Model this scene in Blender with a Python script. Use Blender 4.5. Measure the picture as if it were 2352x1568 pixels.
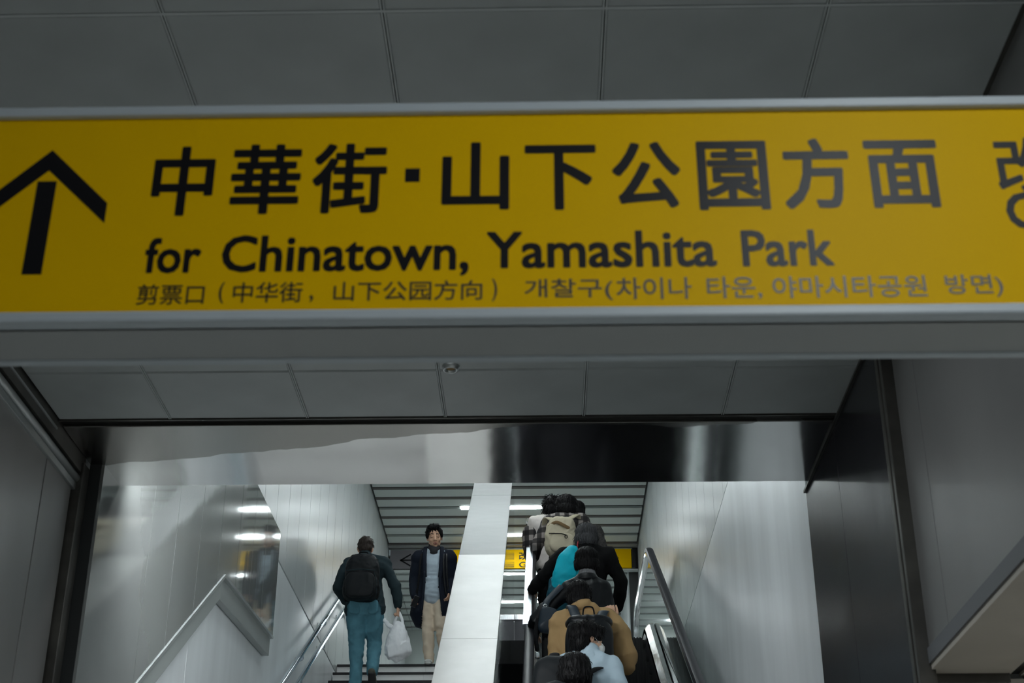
import bpy, bmesh, math, random
from mathutils import Vector, Matrix, noise, Euler
random.seed(7)
C = bpy.context.collection
SC = bpy.context.scene
for o in list(bpy.data.objects): bpy.data.objects.remove(o)

# ------------------------------------------------------------------ camera, world, exposure
cam = bpy.data.cameras.new('camera')
cam.sensor_width = 36; cam.lens = 51.5075
cam.dof.use_dof = True; cam.dof.focus_distance = 13.6; cam.dof.aperture_fstop = 6.3
cam.clip_start = .05
camo = bpy.data.objects.new('camera', cam); C.objects.link(camo)
yaw, pitch, roll = math.radians(-1.3014), math.radians(27.009), math.radians(.0734)
F = Vector((math.sin(yaw)*math.cos(pitch), math.cos(yaw)*math.cos(pitch), math.sin(pitch)))
Rr = Vector((math.cos(yaw), -math.sin(yaw), 0)); Uu = Rr.cross(F)
R2 = Rr*math.cos(roll)+Uu*math.sin(roll); U2 = -Rr*math.sin(roll)+Uu*math.cos(roll)
camo.matrix_world = Matrix(((R2.x, U2.x, -F.x, 0), (R2.y, U2.y, -F.y, 0), (R2.z, U2.z, -F.z, 0), (0, 0, 0, 1)))
SC.camera = camo
W = bpy.data.worlds.new('world'); SC.world = W; W.use_nodes = True
W.node_tree.nodes['Background'].inputs[0].default_value = (.75, .9, 1, 1)
W.node_tree.nodes['Background'].inputs[1].default_value = .012
SC.view_settings.view_transform = 'Standard'; SC.view_settings.look = 'None'
SC.view_settings.exposure = 0.0; SC.view_settings.gamma = 1; SC.view_settings.use_curve_mapping = False
TUBE = 29.0          # emission of the hall tubes
BEAM_FILL = 46.0  # emission of the added fill light behind the beam
NEAR = 14.0           # emission of the concourse lamps, added fill lights included

FL = -1.6            # concourse floor; z = 0 is the photographer's eye
LZ = 4.18            # upper landing
XL, XR = -2.31, 1.40

# ------------------------------------------------------------------ materials
MATS = {}
def mat(name, col, rough=.5, metal=0, spec=.5, bump=None, var=None, emit=None, trans=0, aniso=0, coat=0, sheen=0, ior=None, coords='Object'):
    if name in MATS: return MATS[name]
    m = bpy.data.materials.new(name); m.use_nodes = True; MATS[name] = m
    nt = m.node_tree; N = nt.nodes; L = nt.links
    p = N['Principled BSDF']
    p.inputs['Base Color'].default_value = (*col, 1); p.inputs['Roughness'].default_value = rough
    p.inputs['Metallic'].default_value = metal; p.inputs['Specular IOR Level'].default_value = spec
    if trans: p.inputs['Transmission Weight'].default_value = trans
    if ior: p.inputs['IOR'].default_value = ior
    if aniso: p.inputs['Anisotropic'].default_value = aniso
    if coat: p.inputs['Coat Weight'].default_value = coat; p.inputs['Coat Roughness'].default_value = .08
    if sheen: p.inputs['Sheen Weight'].default_value = sheen
    if emit:
        p.inputs['Emission Color'].default_value = (*emit[0], 1); p.inputs['Emission Strength'].default_value = emit[1]
    tc = N.new('ShaderNodeTexCoord'); mp = N.new('ShaderNodeMapping'); L.new(tc.outputs[coords], mp.inputs[0])
    if var:      # (scale, strength, stretch, detail)
        mp.inputs['Scale'].default_value = var[2]
        t = N.new('ShaderNodeTexNoise'); t.inputs['Scale'].default_value = var[0]; t.inputs['Detail'].default_value = 4
        L.new(mp.outputs[0], t.inputs['Vector'])
        mx = N.new('ShaderNodeMix'); mx.data_type = 'RGBA'; mx.blend_type = 'MULTIPLY'; mx.inputs[0].default_value = 1
        mx.inputs[6].default_value = (*col, 1)
        r = N.new('ShaderNodeMapRange'); r.inputs[1].default_value = .3; r.inputs[2].default_value = .7
        r.inputs[3].default_value = 1-var[1]; r.inputs[4].default_value = 1+var[1]*.4
        L.new(t.outputs[0], r.inputs[0]); L.new(r.outputs[0], mx.inputs[7]); L.new(mx.outputs[2], p.inputs['Base Color'])
    if bump:     # list of (scale, strength, distance, stretch)
        prev = None
        for sc_, st, di, sx in bump:
            mp2 = N.new('ShaderNodeMapping'); L.new(tc.outputs[coords], mp2.inputs[0]); mp2.inputs['Scale'].default_value = sx
            t = N.new('ShaderNodeTexNoise'); t.inputs['Scale'].default_value = sc_; t.inputs['Detail'].default_value = 3
            L.new(mp2.outputs[0], t.inputs['Vector'])
            b = N.new('ShaderNodeBump'); b.inputs['Strength'].default_value = st; b.inputs['Distance'].default_value = di
            L.new(t.outputs[0], b.inputs['Height'])
            if prev: L.new(prev.outputs[0], b.inputs['Normal'])
            prev = b
        L.new(prev.outputs[0], p.inputs['Normal'])
    return m
one = (1, 1, 1)
M_tile = mat('ceiling_tile_paint', (.55, .59, .59), .45, var=(1.3, .22, one), bump=[(60, .1, .002, one)])
M_back = mat('ceiling_grid_paint', (.40, .43, .43), .5)
M_slat = mat('slat_paint', (.50, .55, .53), .5)
M_slot = mat('slot_dark', (.085, .078, .075), .6)
M_black = mat('black_paint', (.012, .012, .012), .4)
M_upper = mat('enamel_wall_panel', (.51, .545, .55), .3, var=(1.2, .12, (1, 1, .3)), bump=[(1.5, .15, .05, (1, 1, .3))])
M_joint = mat('dark_joint', (.03, .033, .033), .6)
M_lower = mat('brushed_wall_panel', (.82, .86, .88), .33, .12, var=(2.2, .14, (1, 1, .25)), bump=[(2.0, .35, .04, (1, 1, .25))])
M_clad = mat('mirror_steel_cladding', (.40, .42, .41), .06, .55, var=(1.4, .12, one), bump=[(1.7, .12, .012, (1, 1, .25))])
M_edge = mat('satin_steel_trim', (.50, .53, .53), .3, .8)
M_jamb = mat('worn_bronze_trim', (.10, .095, .085), .4, .5, var=(6, .4, one))
M_nearwall = mat('concourse_wall_steel', (.28, .277, .27), .32, .35, var=(.7, .3, (1, 1, .4)), bump=[(.8, .5, .04, (1, 1, .5))])
M_darksteel = mat('dark_mirror_steel', (.030, .030, .034), .26, 0, spec=.14, var=(1.0, .25, (1, 1, .4)), bump=[(1.0, .35, .03, (1, 1.3, .6))])
M_soffit = mat('soffit_steel', (.78, .78, .77), .13, 1, var=(1.6, .10, one), bump=[(2.2, .22, .01, (1, .5, 1))])
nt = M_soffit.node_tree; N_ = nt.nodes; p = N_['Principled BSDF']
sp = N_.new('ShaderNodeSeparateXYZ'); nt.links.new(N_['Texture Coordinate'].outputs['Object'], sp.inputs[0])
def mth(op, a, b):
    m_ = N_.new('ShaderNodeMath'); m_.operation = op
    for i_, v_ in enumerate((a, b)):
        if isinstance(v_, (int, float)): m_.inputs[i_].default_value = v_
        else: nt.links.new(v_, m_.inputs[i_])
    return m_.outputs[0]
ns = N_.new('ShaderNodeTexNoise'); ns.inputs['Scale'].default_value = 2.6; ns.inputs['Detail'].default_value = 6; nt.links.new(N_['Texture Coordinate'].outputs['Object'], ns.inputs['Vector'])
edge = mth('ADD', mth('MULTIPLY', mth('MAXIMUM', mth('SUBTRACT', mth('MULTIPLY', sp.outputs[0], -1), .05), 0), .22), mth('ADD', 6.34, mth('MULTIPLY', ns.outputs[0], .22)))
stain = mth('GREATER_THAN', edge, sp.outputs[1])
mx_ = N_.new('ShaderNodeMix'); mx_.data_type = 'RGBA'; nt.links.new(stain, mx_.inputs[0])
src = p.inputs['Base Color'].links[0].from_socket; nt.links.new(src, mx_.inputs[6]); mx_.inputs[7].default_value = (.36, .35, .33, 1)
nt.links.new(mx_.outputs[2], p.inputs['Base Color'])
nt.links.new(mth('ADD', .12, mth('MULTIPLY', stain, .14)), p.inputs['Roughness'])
M_beige = mat('beige_paint', (.52, .48, .42), .6, var=(3, .1, one))
M_grey = mat('grey_band', (.15, .155, .165), .5)
M_floor = mat('floor_stone', (.60, .60, .58), .35, var=(4, .2, one))
M_riser = mat('white_riser_tile', (.92, .92, .91), .4, var=(5, .08, one))
M_tread = mat('grey_tread_tile', (.66, .66, .65), .5, var=(9, .2, one))
M_nosing = mat('black_nosing', (.02, .02, .022), .6)
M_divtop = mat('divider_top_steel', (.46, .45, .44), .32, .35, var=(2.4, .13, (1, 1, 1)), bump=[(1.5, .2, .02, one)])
M_divup = mat('divider_dark_reflection_steel', (.07, .072, .076), .36, .7, var=(2.4, .13, (1, 1, 1)), bump=[(1.5, .25, .03, one)])  # darker copy of the top steel, a dark reflection put into the colour
M_divside = mat('divider_mirror_steel', (.55, .57, .56), .07, 1, bump=[(5, .35, .006, (1, 3, .25))])
M_rubber = mat('handrail_rubber', (.022, .022, .027), .45, spec=.22)
M_chrome = mat('polished_steel', (.80, .82, .84), .12, 1)
M_cover = mat('rail_cover_steel', (.72, .78, .84), .24, .9)
M_deck = mat('escalator_deck_steel', (.62, .65, .66), .22, .9, bump=[(8, .3, .01, (1, 3, 3))])
M_deckdark = mat('escalator_skirt', (.07, .07, .078), .35, .6)
M_estep = mat('escalator_step', (.018, .018, .019), .45, .3)
M_glass = mat('balustrade_glass', (.86, .93, .91), .03, 0, trans=1, ior=1.45)
M_tube = mat('lamp_tube', (1, 1, 1), emit=((.90, .98, 1.0), TUBE))
M_near2 = mat('side_lamp_glow', (1, 1, 1), emit=((.90, .97, 1.0), NEAR*1.7))
M_near = mat('added_fill_glow', (1, 1, 1), emit=((.90, .97, 1.0), NEAR))  # glow of the unseen added fill lights
M_yel = mat('sign_yellow', (.88, .52, .0003), .45, spec=.05)
M_ink = mat('sign_black_ink', (.010, .010, .012), .36, spec=.16)
M_frame = mat('sign_frame_paint', (.52, .58, .62), .4)
M_body = mat('sign_body_paint', (.40, .42, .42), .5)
M_signgrey = mat('sign_grey', (.16, .155, .165), .5)
M_rail = mat('rail_steel', (.66, .74, .80), .18, 1)
M_skin = mat('skin', (.72, .43, .29), .5, var=(9, .1, one))
M_lips = mat('lips', (.33, .12, .10), .5)
M_hair = mat('black_hair', (.004, .0035, .004), .5, spec=.16, bump=[(14, .8, .01, (6, 6, 1))])
M_hairg = mat('grey_hair', (.075, .075, .08), .6, spec=.2, var=(16, .5, (4, 4, 1)), bump=[(14, .8, .01, (6, 6, 1))])
M_hairb = mat('brown_hair', (.03, .021, .016), .5, spec=.25, bump=[(14, .8, .01, (6, 6, 1))])

# ------------------------------------------------------------------ mesh helpers
def link(name, me, parent=None):
    o = bpy.data.objects.new(name, me); C.objects.link(o)
    if parent: o.parent = parent
    return o
def empty(name, loc=(0, 0, 0), rz=0, parent=None):
    o = link(name, None, parent); o.location = loc; o.rotation_euler = (0, 0, rz); o.empty_display_size = .1
    return o
def tag(o, label, cat, group=None):
    o['label'] = label; o['category'] = cat
    if group: o['group'] = group
    return o
def struct(o, label=None, cat=None):
    o['kind'] = 'structure'
    if label: o['label'] = label
    if cat: o['category'] = cat
    return o
def bmo(name, bm, m, parent=None, smooth=False, bevel=0):
    me = bpy.data.meshes.new(name)
    bmesh.ops.recalc_face_normals(bm, faces=bm.faces)
    bm.to_mesh(me); bm.free(); me.materials.append(m)
    if smooth:
        for p in me.polygons: p.use_smooth = True
    o = link(name, me, parent)
    if bevel:
        b = o.modifiers.new('bevel', 'BEVEL'); b.width = bevel; b.segments = 2; b.limit_method = 'ANGLE'
    return o
def bx(bm, x0, x1, y0, y1, z0, z1, M=None):
    vs = [bm.verts.new((x, y, z)) for x in (x0, x1) for y in (y0, y1) for z in (z0, z1)]
    if M:
        for v in vs: v.co = M @ v.co
    for f in ((0, 1, 3, 2), (4, 6, 7, 5), (0, 4, 5, 1), (2, 3, 7, 6), (0, 2, 6, 4), (1, 5, 7, 3)):
        bm.faces.new([vs[i] for i in f])
def box(name, x0, x1, y0, y1, z0, z1, m, parent=None, bevel=0):
    bm = bmesh.new(); bx(bm, x0, x1, y0, y1, z0, z1); return bmo(name, bm, m, parent, bevel=bevel)
def prism_x(name, pts, x0, x1, m, parent=None, bevel=0):       # polygon in (y, z) extruded along x
    bm = bmesh.new(); a = [bm.verts.new((x0, y, z)) for y, z in pts]; b = [bm.verts.new((x1, y, z)) for y, z in pts]
    bm.faces.new(a); bm.faces.new(b[::-1]); n = len(pts)
    for i in range(n): bm.faces.new((a[i], a[(i+1) % n], b[(i+1) % n], b[i]))
    return bmo(name, bm, m, parent, bevel=bevel)
def sweep(name, path, section, m, parent=None, smooth=True, caps=True):
    """section [(x, n)] swept along a path in (y, z); n is measured square to the path"""
    bm = bmesh.new(); rings = []; k = len(path)
    for i, (y, z) in enumerate(path):
        a = path[max(i-1, 0)]; b = path[min(i+1, k-1)]
        t = Vector((b[0]-a[0], b[1]-a[1])).normalized(); nn = Vector((-t.y, t.x))
        sc = 1
        if 0 < i < k-1:
            t1 = Vector((y-a[0], z-a[1])).normalized(); sc = 1/max(.3, abs(t1.dot(t)))
        rings.append([bm.verts.new((x, y+nn.x*h*sc, z+nn.y*h*sc)) for x, h in section])
    n = len(section)
    for r, s in zip(rings, rings[1:]):
        for j in range(n): bm.faces.new((r[j], r[(j+1) % n], s[(j+1) % n], s[j]))
    if caps: bm.faces.new(rings[0]); bm.faces.new(rings[-1][::-1])
    o = bmo(name, bm, m, parent, smooth=False)
    if smooth:
        for p in o.data.polygons: p.use_smooth = True
        e = o.modifiers.new('edges', 'EDGE_SPLIT'); e.split_angle = math.radians(35)
    return o
def tube(bm, pts, rad, n=14, ref=None, cap=3):
    """lofted limb: pts, radius or (a, b) per point, rounded ends"""
    P = [Vector(p) for p in pts]; rad = [(r, r) if not isinstance(r, (tuple, list)) else r for r in rad]
    if cap:
        d0 = (P[0]-P[1]).normalized(); d1 = (P[-1]-P[-2]).normalized()
        a, b = [], []; ra, rb = [], []
        for i in range(1, cap+1):
            an = math.pi/2*i/cap*.97; s, c_ = math.sin(an), math.cos(an)
            m0 = min(rad[0]); m1 = min(rad[-1])
            a.insert(0, P[0]+d0*m0*s); ra.insert(0, (rad[0][0]*c_, rad[0][1]*c_))
            b.append(P[-1]+d1*m1*s); rb.append((rad[-1][0]*c_, rad[-1][1]*c_))
        P = a+P+b; rad = ra+rad+rb
    rings = []
    for i, p in enumerate(P):
        t = (P[min(i+1, len(P)-1)]-P[max(i-1, 0)]).normalized()
        rf = Vector(ref) if ref else (Vector((1, 0, 0)) if abs(t.x) < .85 else Vector((0, 1, 0)))
        s = (rf-t*rf.dot(t)).normalized(); u = t.cross(s)
        rings.append([bm.verts.new(p+s*rad[i][0]*math.cos(2*math.pi*j/n)+u*rad[i][1]*math.sin(2*math.pi*j/n)) for j in range(n)])
    for r, s in zip(rings, rings[1:]):
        for j in range(n): bm.faces.new((r[j], r[(j+1) % n], s[(j+1) % n], s[j]))
    bm.faces.new(rings[0][::-1]); bm.faces.new(rings[-1])
def ell(bm, c, r, rot=(0, 0, 0), sub=3):
    M = Matrix.Translation(c) @ Euler(rot).to_matrix().to_4x4() @ Matrix.Diagonal((*r, 1))
    bmesh.ops.create_icosphere(bm, subdivisions=sub, radius=1, matrix=M)
def spline(pts, n=6):
    P = [Vector(p) for p in pts]; out = []
    for i in range(len(P)-1):
        a = P[max(i-1, 0)]; b = P[i]; c = P[i+1]; d = P[min(i+2, len(P)-1)]
        for k in range(n):
            t = k/n
            out.append(.5*((2*b)+(c-a)*t+(2*a-5*b+4*c-d)*t*t+(3*b-a-3*c+d)*t**3))
    out.append(P[-1]); return out
def tubeobj(name, pts, r, m, parent=None, n=10, ref=None):
    bm = bmesh.new(); tube(bm, pts, [r]*len(pts), n, ref, cap=2); return bmo(name, bm, m, parent, smooth=True)
_dg = None
def remeshed(bm, voxel, smooth=3):
    me = bpy.data.meshes.new('tmp'); bmesh.ops.recalc_face_normals(bm, faces=bm.faces); bm.to_mesh(me); bm.free()
    o = bpy.data.objects.new('tmp', me); C.objects.link(o)
    r = o.modifiers.new('r', 'REMESH'); r.mode = 'VOXEL'; r.voxel_size = voxel
    s = o.modifiers.new('s', 'SMOOTH'); s.factor = .5; s.iterations = smooth
    dg = bpy.context.evaluated_depsgraph_get()
    me2 = bpy.data.meshes.new_from_object(o.evaluated_get(dg))
    bpy.data.objects.remove(o); bpy.data.meshes.remove(me)
    return me2
def sculpt(name, bm, m, parent, voxel=.014, smooth=3, folds=None, cut=None, thick=0, M=None, extra=None, slots=None):
    """union of volumes -> one continuous surface, with cloth folds pushed into it; cut(co) removes faces"""
    me = remeshed(bm, voxel, smooth)
    if folds:
        for amp, fr, st in folds:
            me.update(); off = random.random()*50
            nr = [v.normal.copy() for v in me.vertices]
            for v, n_ in zip(me.vertices, nr):
                q = Vector((v.co.x*st[0], v.co.y*st[1], v.co.z*st[2]))*fr
                w = Vector((off, off*.7, -off)); q2 = q+noise.noise_vector(q*.6+w)*.8
                h = 1-abs(noise.noise(q2+w))*2.4
                v.co += n_*amp*(h-.35)
    if cut or extra or M:
        b = bmesh.new(); b.from_mesh(me)
        if cut: bmesh.ops.delete(b, geom=[f for f in b.faces if cut(f.calc_center_median())], context='FACES')
        if extra: extra(b)
        if M: b.transform(M)
        b.to_mesh(me); b.free()
    me.materials.clear(); me.materials.append(m)
    for p in me.polygons: p.use_smooth = True
    o = link(name, me, parent)
    if thick:
        s = o.modifiers.new('thick', 'SOLIDIFY'); s.thickness = thick; s.offset = -1
    return o

# ------------------------------------------------------------------ THE SETTING
# near ceiling with its tiles
ceil = struct(box('ceiling', -2.75, 4.2, -4, 6.36, 2.862, 2.95, M_back))
xs = [-2.31, -1.773, -1.117, -.461, .196, .852, 1.43]
ys = [6.352, 5.845]+[5.845-.6085*k for k in range(1, 16)]
g = .0045
tcache = {}
for i in range(len(xs)-1):
    for j in range(len(ys)-1):
        w = xs[i+1]-xs[i]-2*g; d = ys[j]-ys[j+1]-2*g; key = (round(w, 3), round(d, 3))
        if key not in tcache:
            bm = bmesh.new(); e = .006
            lo = [bm.verts.new(v) for v in ((e, e, -.022), (w-e, e, -.022), (w-e, d-e, -.022), (e, d-e, -.022))]
            mi = [bm.verts.new(v) for v in ((0, 0, -.016), (w, 0, -.016), (w, d, -.016), (0, d, -.016))]
            hi = [bm.verts.new(v) for v in ((0, 0, 0), (w, 0, 0), (w, d, 0), (0, d, 0))]
            bm.faces.new(lo[::-1]); bm.faces.new(hi)
            for A, B in ((lo, mi), (mi, hi)):
                for q in range(4): bm.faces.new((A[q], A[(q+1) % 4], B[(q+1) % 4], B[q]))
            me = bpy.data.meshes.new('ceiling_tile'); bm.to_mesh(me); bm.free(); me.materials.append(M_tile); tcache[key] = me
        t = link('ceiling_tile', tcache[key], ceil); t.location = (xs[i]+g, ys[j+1]+g, 2.862)
M_bar = mat('ceiling_grid_bar', (.66, .70, .70), .5)
for x in xs[1:-1]:
    for d in (-.0062, .0022): box('grid_bar', x+d, x+d+.004, -3.3, 6.35, 2.8385, 2.862, M_bar, ceil)
for y in ys[2:]: box('grid_bar', -2.31, 1.43, y-.005, y+.005, 2.8395, 2.862, M_bar, ceil)
box('edge_channel', -2.31, 1.40, 6.352, 6.425, 2.852, 2.90, M_black, ceil)
box('edge_channel', -2.31, 1.40, 6.352, 6.362, 2.835, 2.90, M_jamb, ceil)
# beam over the stairs with its steel soffit
beam = struct(box('wall_front', -2.75, 1.75, 6.425, 7.19, 2.90, 7.5, M_upper))
for a, b in ((XL, XR),):
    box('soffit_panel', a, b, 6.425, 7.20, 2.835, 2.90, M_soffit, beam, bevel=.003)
# walls of the concourse
wl = struct(box('wall_left', -2.6, -2.36, -4, 6.78, FL, 2.9, M_joint))
for a, b in ((-4, -2.6), (-2.6, -.8), (-.8, 1.0), (1.0, 2.8), (2.8, 4.6), (4.6, 6.374), (6.38, 6.77)):
    box('wall_panel', -2.37, -2.345, a+.003, b-.003, FL, 2.67, M_nearwall, wl, bevel=.002)
box('crown_channel', -2.37, -2.312, -4, 6.83, 2.745, 2.862, M_jamb, wl)
box('crown_lip', -2.335, -2.306, -4, 6.35, 2.79, 2.80, M_edge, wl)
o = tubeobj('crown_tube', [(-2.335, -4, 2.715), (-2.335, 6.81, 2.715)], .022, M_edge, wl)
box('crown_rail', -2.372, -2.33, -4, 6.79, 2.655, 2.692, M_edge, wl, bevel=.003)
box('corner_post', -2.37, -2.302, 6.785, 6.885, FL, 2.80, M_jamb, wl, bevel=.004)
# right concourse wall with an opening to a side passage
wr = struct(box('wall_right', 1.46, 1.75, -4, 5.50, 1.415, 2.862, M_joint))
for a, b in ((-4, -2.2), (-2.2, -.4), (-.4, 1.4), (1.4, 3.2), (3.2, 5.14), (5.14, 5.45)):
    box('wall_panel', 1.44, 1.462, a+.0015, b-.0015, 1.47, 2.862, M_nearwall, wr, bevel=.001)
box('ceiling_lip', 1.425, 1.475, -4, 5.46, 2.845, 2.86, M_jamb, wr)
box('band', 1.432, 1.462, -4, 5.45, 1.412, 1.47, M_grey, wr)
box('soffit_board', 1.44, 1.75, -4, 5.565, 1.39, 1.416, M_beige, wr)
box('shadow_gap', 1.75, 1.80, -4, 6.6, 1.405, 1.45, M_black, wr)
box('passage_ceiling', 1.80, 4.2, -4, 6.6, 1.395, 1.45, M_beige, wr)
box('passage_rail', 1.815, 1.83, -4, 6.6, 1.38, 1.396, M_jamb, wr)
pier = struct(box('wall_right', 1.425, 2.3, 5.57, 7.30, FL, 7.5, M_upper))
box('jamb_panel', 1.45, 2.3, 5.545, 5.572, FL, 1.38, M_beige, pier)
box('head_shade_strip', 1.45, 1.745, 5.50, 5.575, 1.355, 1.40, M_jamb, pier, bevel=.004)  # dark strip drawn in for the shadow line where the soffit ends
box('mirror_panel', 1.398, 1.426, 5.54, 6.50, FL, 2.835, M_darksteel, pier, bevel=.002)
box('mirror_panel', 1.398, 1.426, 6.503, 7.34, FL, 2.835, M_darksteel, pier, bevel=.002)
box('corner_strip', 1.392, 1.455, 5.44, 5.475, FL, 2.86, M_jamb, pier, bevel=.003)
box('corner_strip', 1.40, 1.44, 5.475, 5.50, FL, 2.86, M_edge, pier)
box('corner_strip', 1.392, 1.43, 5.50, 5.545, FL, 2.86, M_jamb, pier, bevel=.003)
box('top_bead', 1.385, 1.40, 5.5, 7.34, 2.822, 2.835, M_jamb, pier)
struct(box('wall_front', 1.75, 4.2, 6.6, 6.7, FL, 1.45, M_beige))
flr = struct(box('floor', -2.6, 4.2, -4, 6.6, FL-.1, FL, M_floor))
struct(box('wall_back', -2.6, 4.2, -4.1, -4, FL, 2.9, M_nearwall))
struct(box('wall_side', 4.1, 4.2, -4, 6.6, FL, 1.5, M_beige))
# stair hall walls
lw = struct(box('wall_left', -2.6, -2.345, 6.9, 24.2, FL, 7.5, M_joint))
y = 11.95-.57*9
while y < 24:
    a, b = max(y, 6.9), min(y+.57, 24)
    box('wall_panel', -2.345, XL, a+.005, b-.005, 4.105, 7.45, M_upper, lw); y += .57
for a, b in ((6.9, 9.3), (9.3, 11.9), (11.9, 24)):
    box('lower_panel', -2.345, XL, a+.001, b-.001, FL, 4.085, M_lower, lw, bevel=.001)
box('seam_strip', -2.345, -2.322, 6.9, 24, 4.08, 4.11, M_grey, lw)
rw = struct(box('wall_right', 1.435, 1.7, 7.3, 24.2, FL, 7.5, M_joint))
y = 11.36-.63*7
while y < 20.9:
    a, b = max(y, 7.36), min(y+.63, 20.95)
    if b > a+.05: box('wall_panel', XR, 1.436, a+.005, b-.005, 4.10, 7.45, M_upper, rw)
    y += .63
box('lower_panel', XR, 1.436, 7.345, 20.95, FL, 4.092, M_lower, rw, bevel=.001)
far = struct(box('wall_right', 1.262, 1.44, 20.97, 24.1, LZ, 7.4, M_joint))
for k in range(5): box('wall_panel', 1.245, 1.263, 20.97+.62*k+.004, 20.97+.62*(k+1)-.004, LZ, 7.0, M_upper, far)
struct(box('wall_back', -2.6, 1.7, 24.1, 24.3, LZ-.3, 7.5, mat('end_wall_paint', (.56, .61, .59), .5)))
# far slatted ceilings
c2 = struct(box('ceiling', -2.45, 1.55, 7.19, 20.9, 7.29, 7.4, M_black))
for k in range(-30, 6):
    ya = 18.45+.3765*k; yb = ya+.268
    if ya < 7.2: continue
    xa = -2.305
    cuts = [(-2.285, 1.375)] if k != 3 else [(-2.285, -.243), (-.231, 1.375)]
    for a, b in cuts:
        box('slat_panel', a, b, ya, yb, 7.18, 7.215, M_slat, c2, bevel=.003)
    if (k % 3) != 1: box('slot_strip', -2.29, 1.38, yb+.03, ya+.3765, 7.182, 7.205, M_slot, c2)
box('slat_panel', -2.305, 1.395, 20.70, 20.86, 7.17, 7.2, mat('grey_slat', (.26, .27, .265), .5), c2)
c3 = struct(box('ceiling', -2.35, 1.45, 20.95, 24.2, 6.95, 7.05, M_slot))
for k in range(9):
    ya = 21.02+.353*k+.10; yb = ya+.255
    for a, b in ((-2.305, -2.214), (-2.208, 1.245)):
        box('slat_panel', a, b, ya, min(yb, 24.1), 6.85, 6.885, M_slat, c3, bevel=.003)
    if k not in (0, 4, 7): box('slot_strip', -2.305, 1.245, ya-.098, ya, 6.872, 6.882, M_slot, c3)
box('slat_panel', -2.305, 1.245, 20.95, 21.02, 6.85, 6.885, M_slat, c3)
f3 = struct(box('wall_front', -2.345, 1.436, 20.88, 20.96, 6.84, 7.3, M_black))
box('ledge', -2.305, 1.395, 20.86, 20.95, 6.825, 6.85, M_slat, f3)
# landing slab
struct(box('floor', -2.345, 1.436, 16.06, 24.1, LZ-.25, LZ, M_tread))
struct(box('floor', -.36, 1.436, 15.08, 16.06, LZ-.25, LZ-.002, M_estep))

# steel cladding box high on the left wall
clad = struct(empty('trim_1', (XL, 6.9, FL)))
clad['label'] = 'dark reflective steel cladding with slanted lower edge on the left wall'; clad['kind'] = 'structure'
lowz = lambda y: 1.28+(y-6.9)*.648 if y < 9.85 else 3.19+(y-9.85)*.055
seams = [6.9, 7.88, 8.44, 9.04, 9.62, 10.21, 10.72, 11.22, 11.80]
for a, b in zip(seams, seams[1:]):
    pts = [(a+.006, lowz(a+.006))]
    if a < 9.85 < b: pts.append((9.85, 3.19))
    pts += [(b-.004, lowz(b-.004)), (b-.004, 4.215), (a+.004, 4.215)]
    o = prism_x('cladding_panel', [(y_-6.9, z_-FL) for y_, z_ in pts], .012, .075, M_clad, clad)
def rel(pts): return [(y_-6.9, z_-FL) for y_, z_ in pts]
prism_x('backing', rel([(6.9, 1.30), (9.85, 3.21), (11.79, 3.31), (11.79, 4.20), (6.9, 4.20)]), .001, .06, M_joint, clad)
M_ctrim = mat('cladding_trim_paint', (.34, .37, .36), .4, .3)
prism_x('lower_trim', rel([(6.9, 1.28), (9.85, 3.19), (9.85, 3.03), (6.9, 1.10)]), .002, .055, M_ctrim, clad, bevel=.004)
prism_x('lower_trim', rel([(9.85, 3.19), (11.80, 3.295), (11.80, 3.15), (9.85, 3.03)]), .002, .055, M_ctrim, clad, bevel=.004)
prism_x('edge_bead', rel([(6.9, 1.30), (9.85, 3.21), (11.80, 3.31), (11.80, 3.29), (9.85, 3.185), (6.9, 1.275)]), .055, .082, M_edge, clad)

# ------------------------------------------------------------------ staircase
st = tag(empty('staircase', (-1.55, 5.6, FL)), 'white tiled staircase with black nosings on the left of the divider', 'stairs')
nst = 35; rs = (LZ-FL)/nst; tr = .30
for k in range(nst):
    z1 = LZ-FL-k*rs; y1 = 16.05-k*tr-5.6
    s = box('step', -.745, .764, y1+.002, y1+(tr if k else .02)+.02, z1-rs-.01, z1-.001, M_tread, st)
    xa = -.755
    for a, b in ((-.747, .235), (.238, .764)):
        box('riser_tile', a, b, y1-.008, y1+.004, z1-rs+.002, z1-.025, M_riser, s)
    box('nosing', -.747, .765, y1-.022, y1+.05, z1-.024, z1+.002, M_nosing, s, bevel=.003)
# stair rails
def stair_rail(c, label):
    r = tag(empty('handrail', (-2.235, 16.2, LZ)), label, 'handrail')
    f = lambda y: c+.55*(y-14)
    pts = [(0, yy-16.2, f(yy)-LZ) for yy in (7.5, 9.5, 11.5, 13.5, 15.5, 16.0)]
    e = f(16.0)-LZ; pts += [(0, .02, e+.09), (0, .25, e+.12), (0, 1.2, e+.12)]
    bm = bmesh.new(); tube(bm, spline(pts, 4), [.023]*((len(pts)-1)*4+1), 14, cap=2); bmo('tube', bm, M_rail, r, smooth=True)
    for yy in (8.2, 9.5, 10.8, 12.1, 13.35, 14.6, 15.85):
        z = f(yy)-LZ; bm = bmesh.new()
        tube(bm, spline([(0, yy-16.2, z-.02), (0, yy-16.2, z-.07), (-.03, yy-16.2, z-.085), (-.072, yy-16.2, z-.085)], 4), [.008]*13, 8)
        b = bmo('bracket', bm, M_rail, r, smooth=True)
        bm = bmesh.new(); bmesh.ops.create_cone(bm, cap_ends=True, segments=16, radius1=.034, radius2=.034, depth=.008,
            matrix=Matrix.Translation((-.071, yy-16.2, z-.085)) @ Matrix.Rotation(math.pi/2, 4, 'Y')); bmo('wall_plate', bm, M_edge, b, smooth=False)
    return r
stair_rail(3.96, 'upper round steel handrail along the left stair wall')
stair_rail(3.72, 'lower round steel handrail along the left stair wall')

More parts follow.
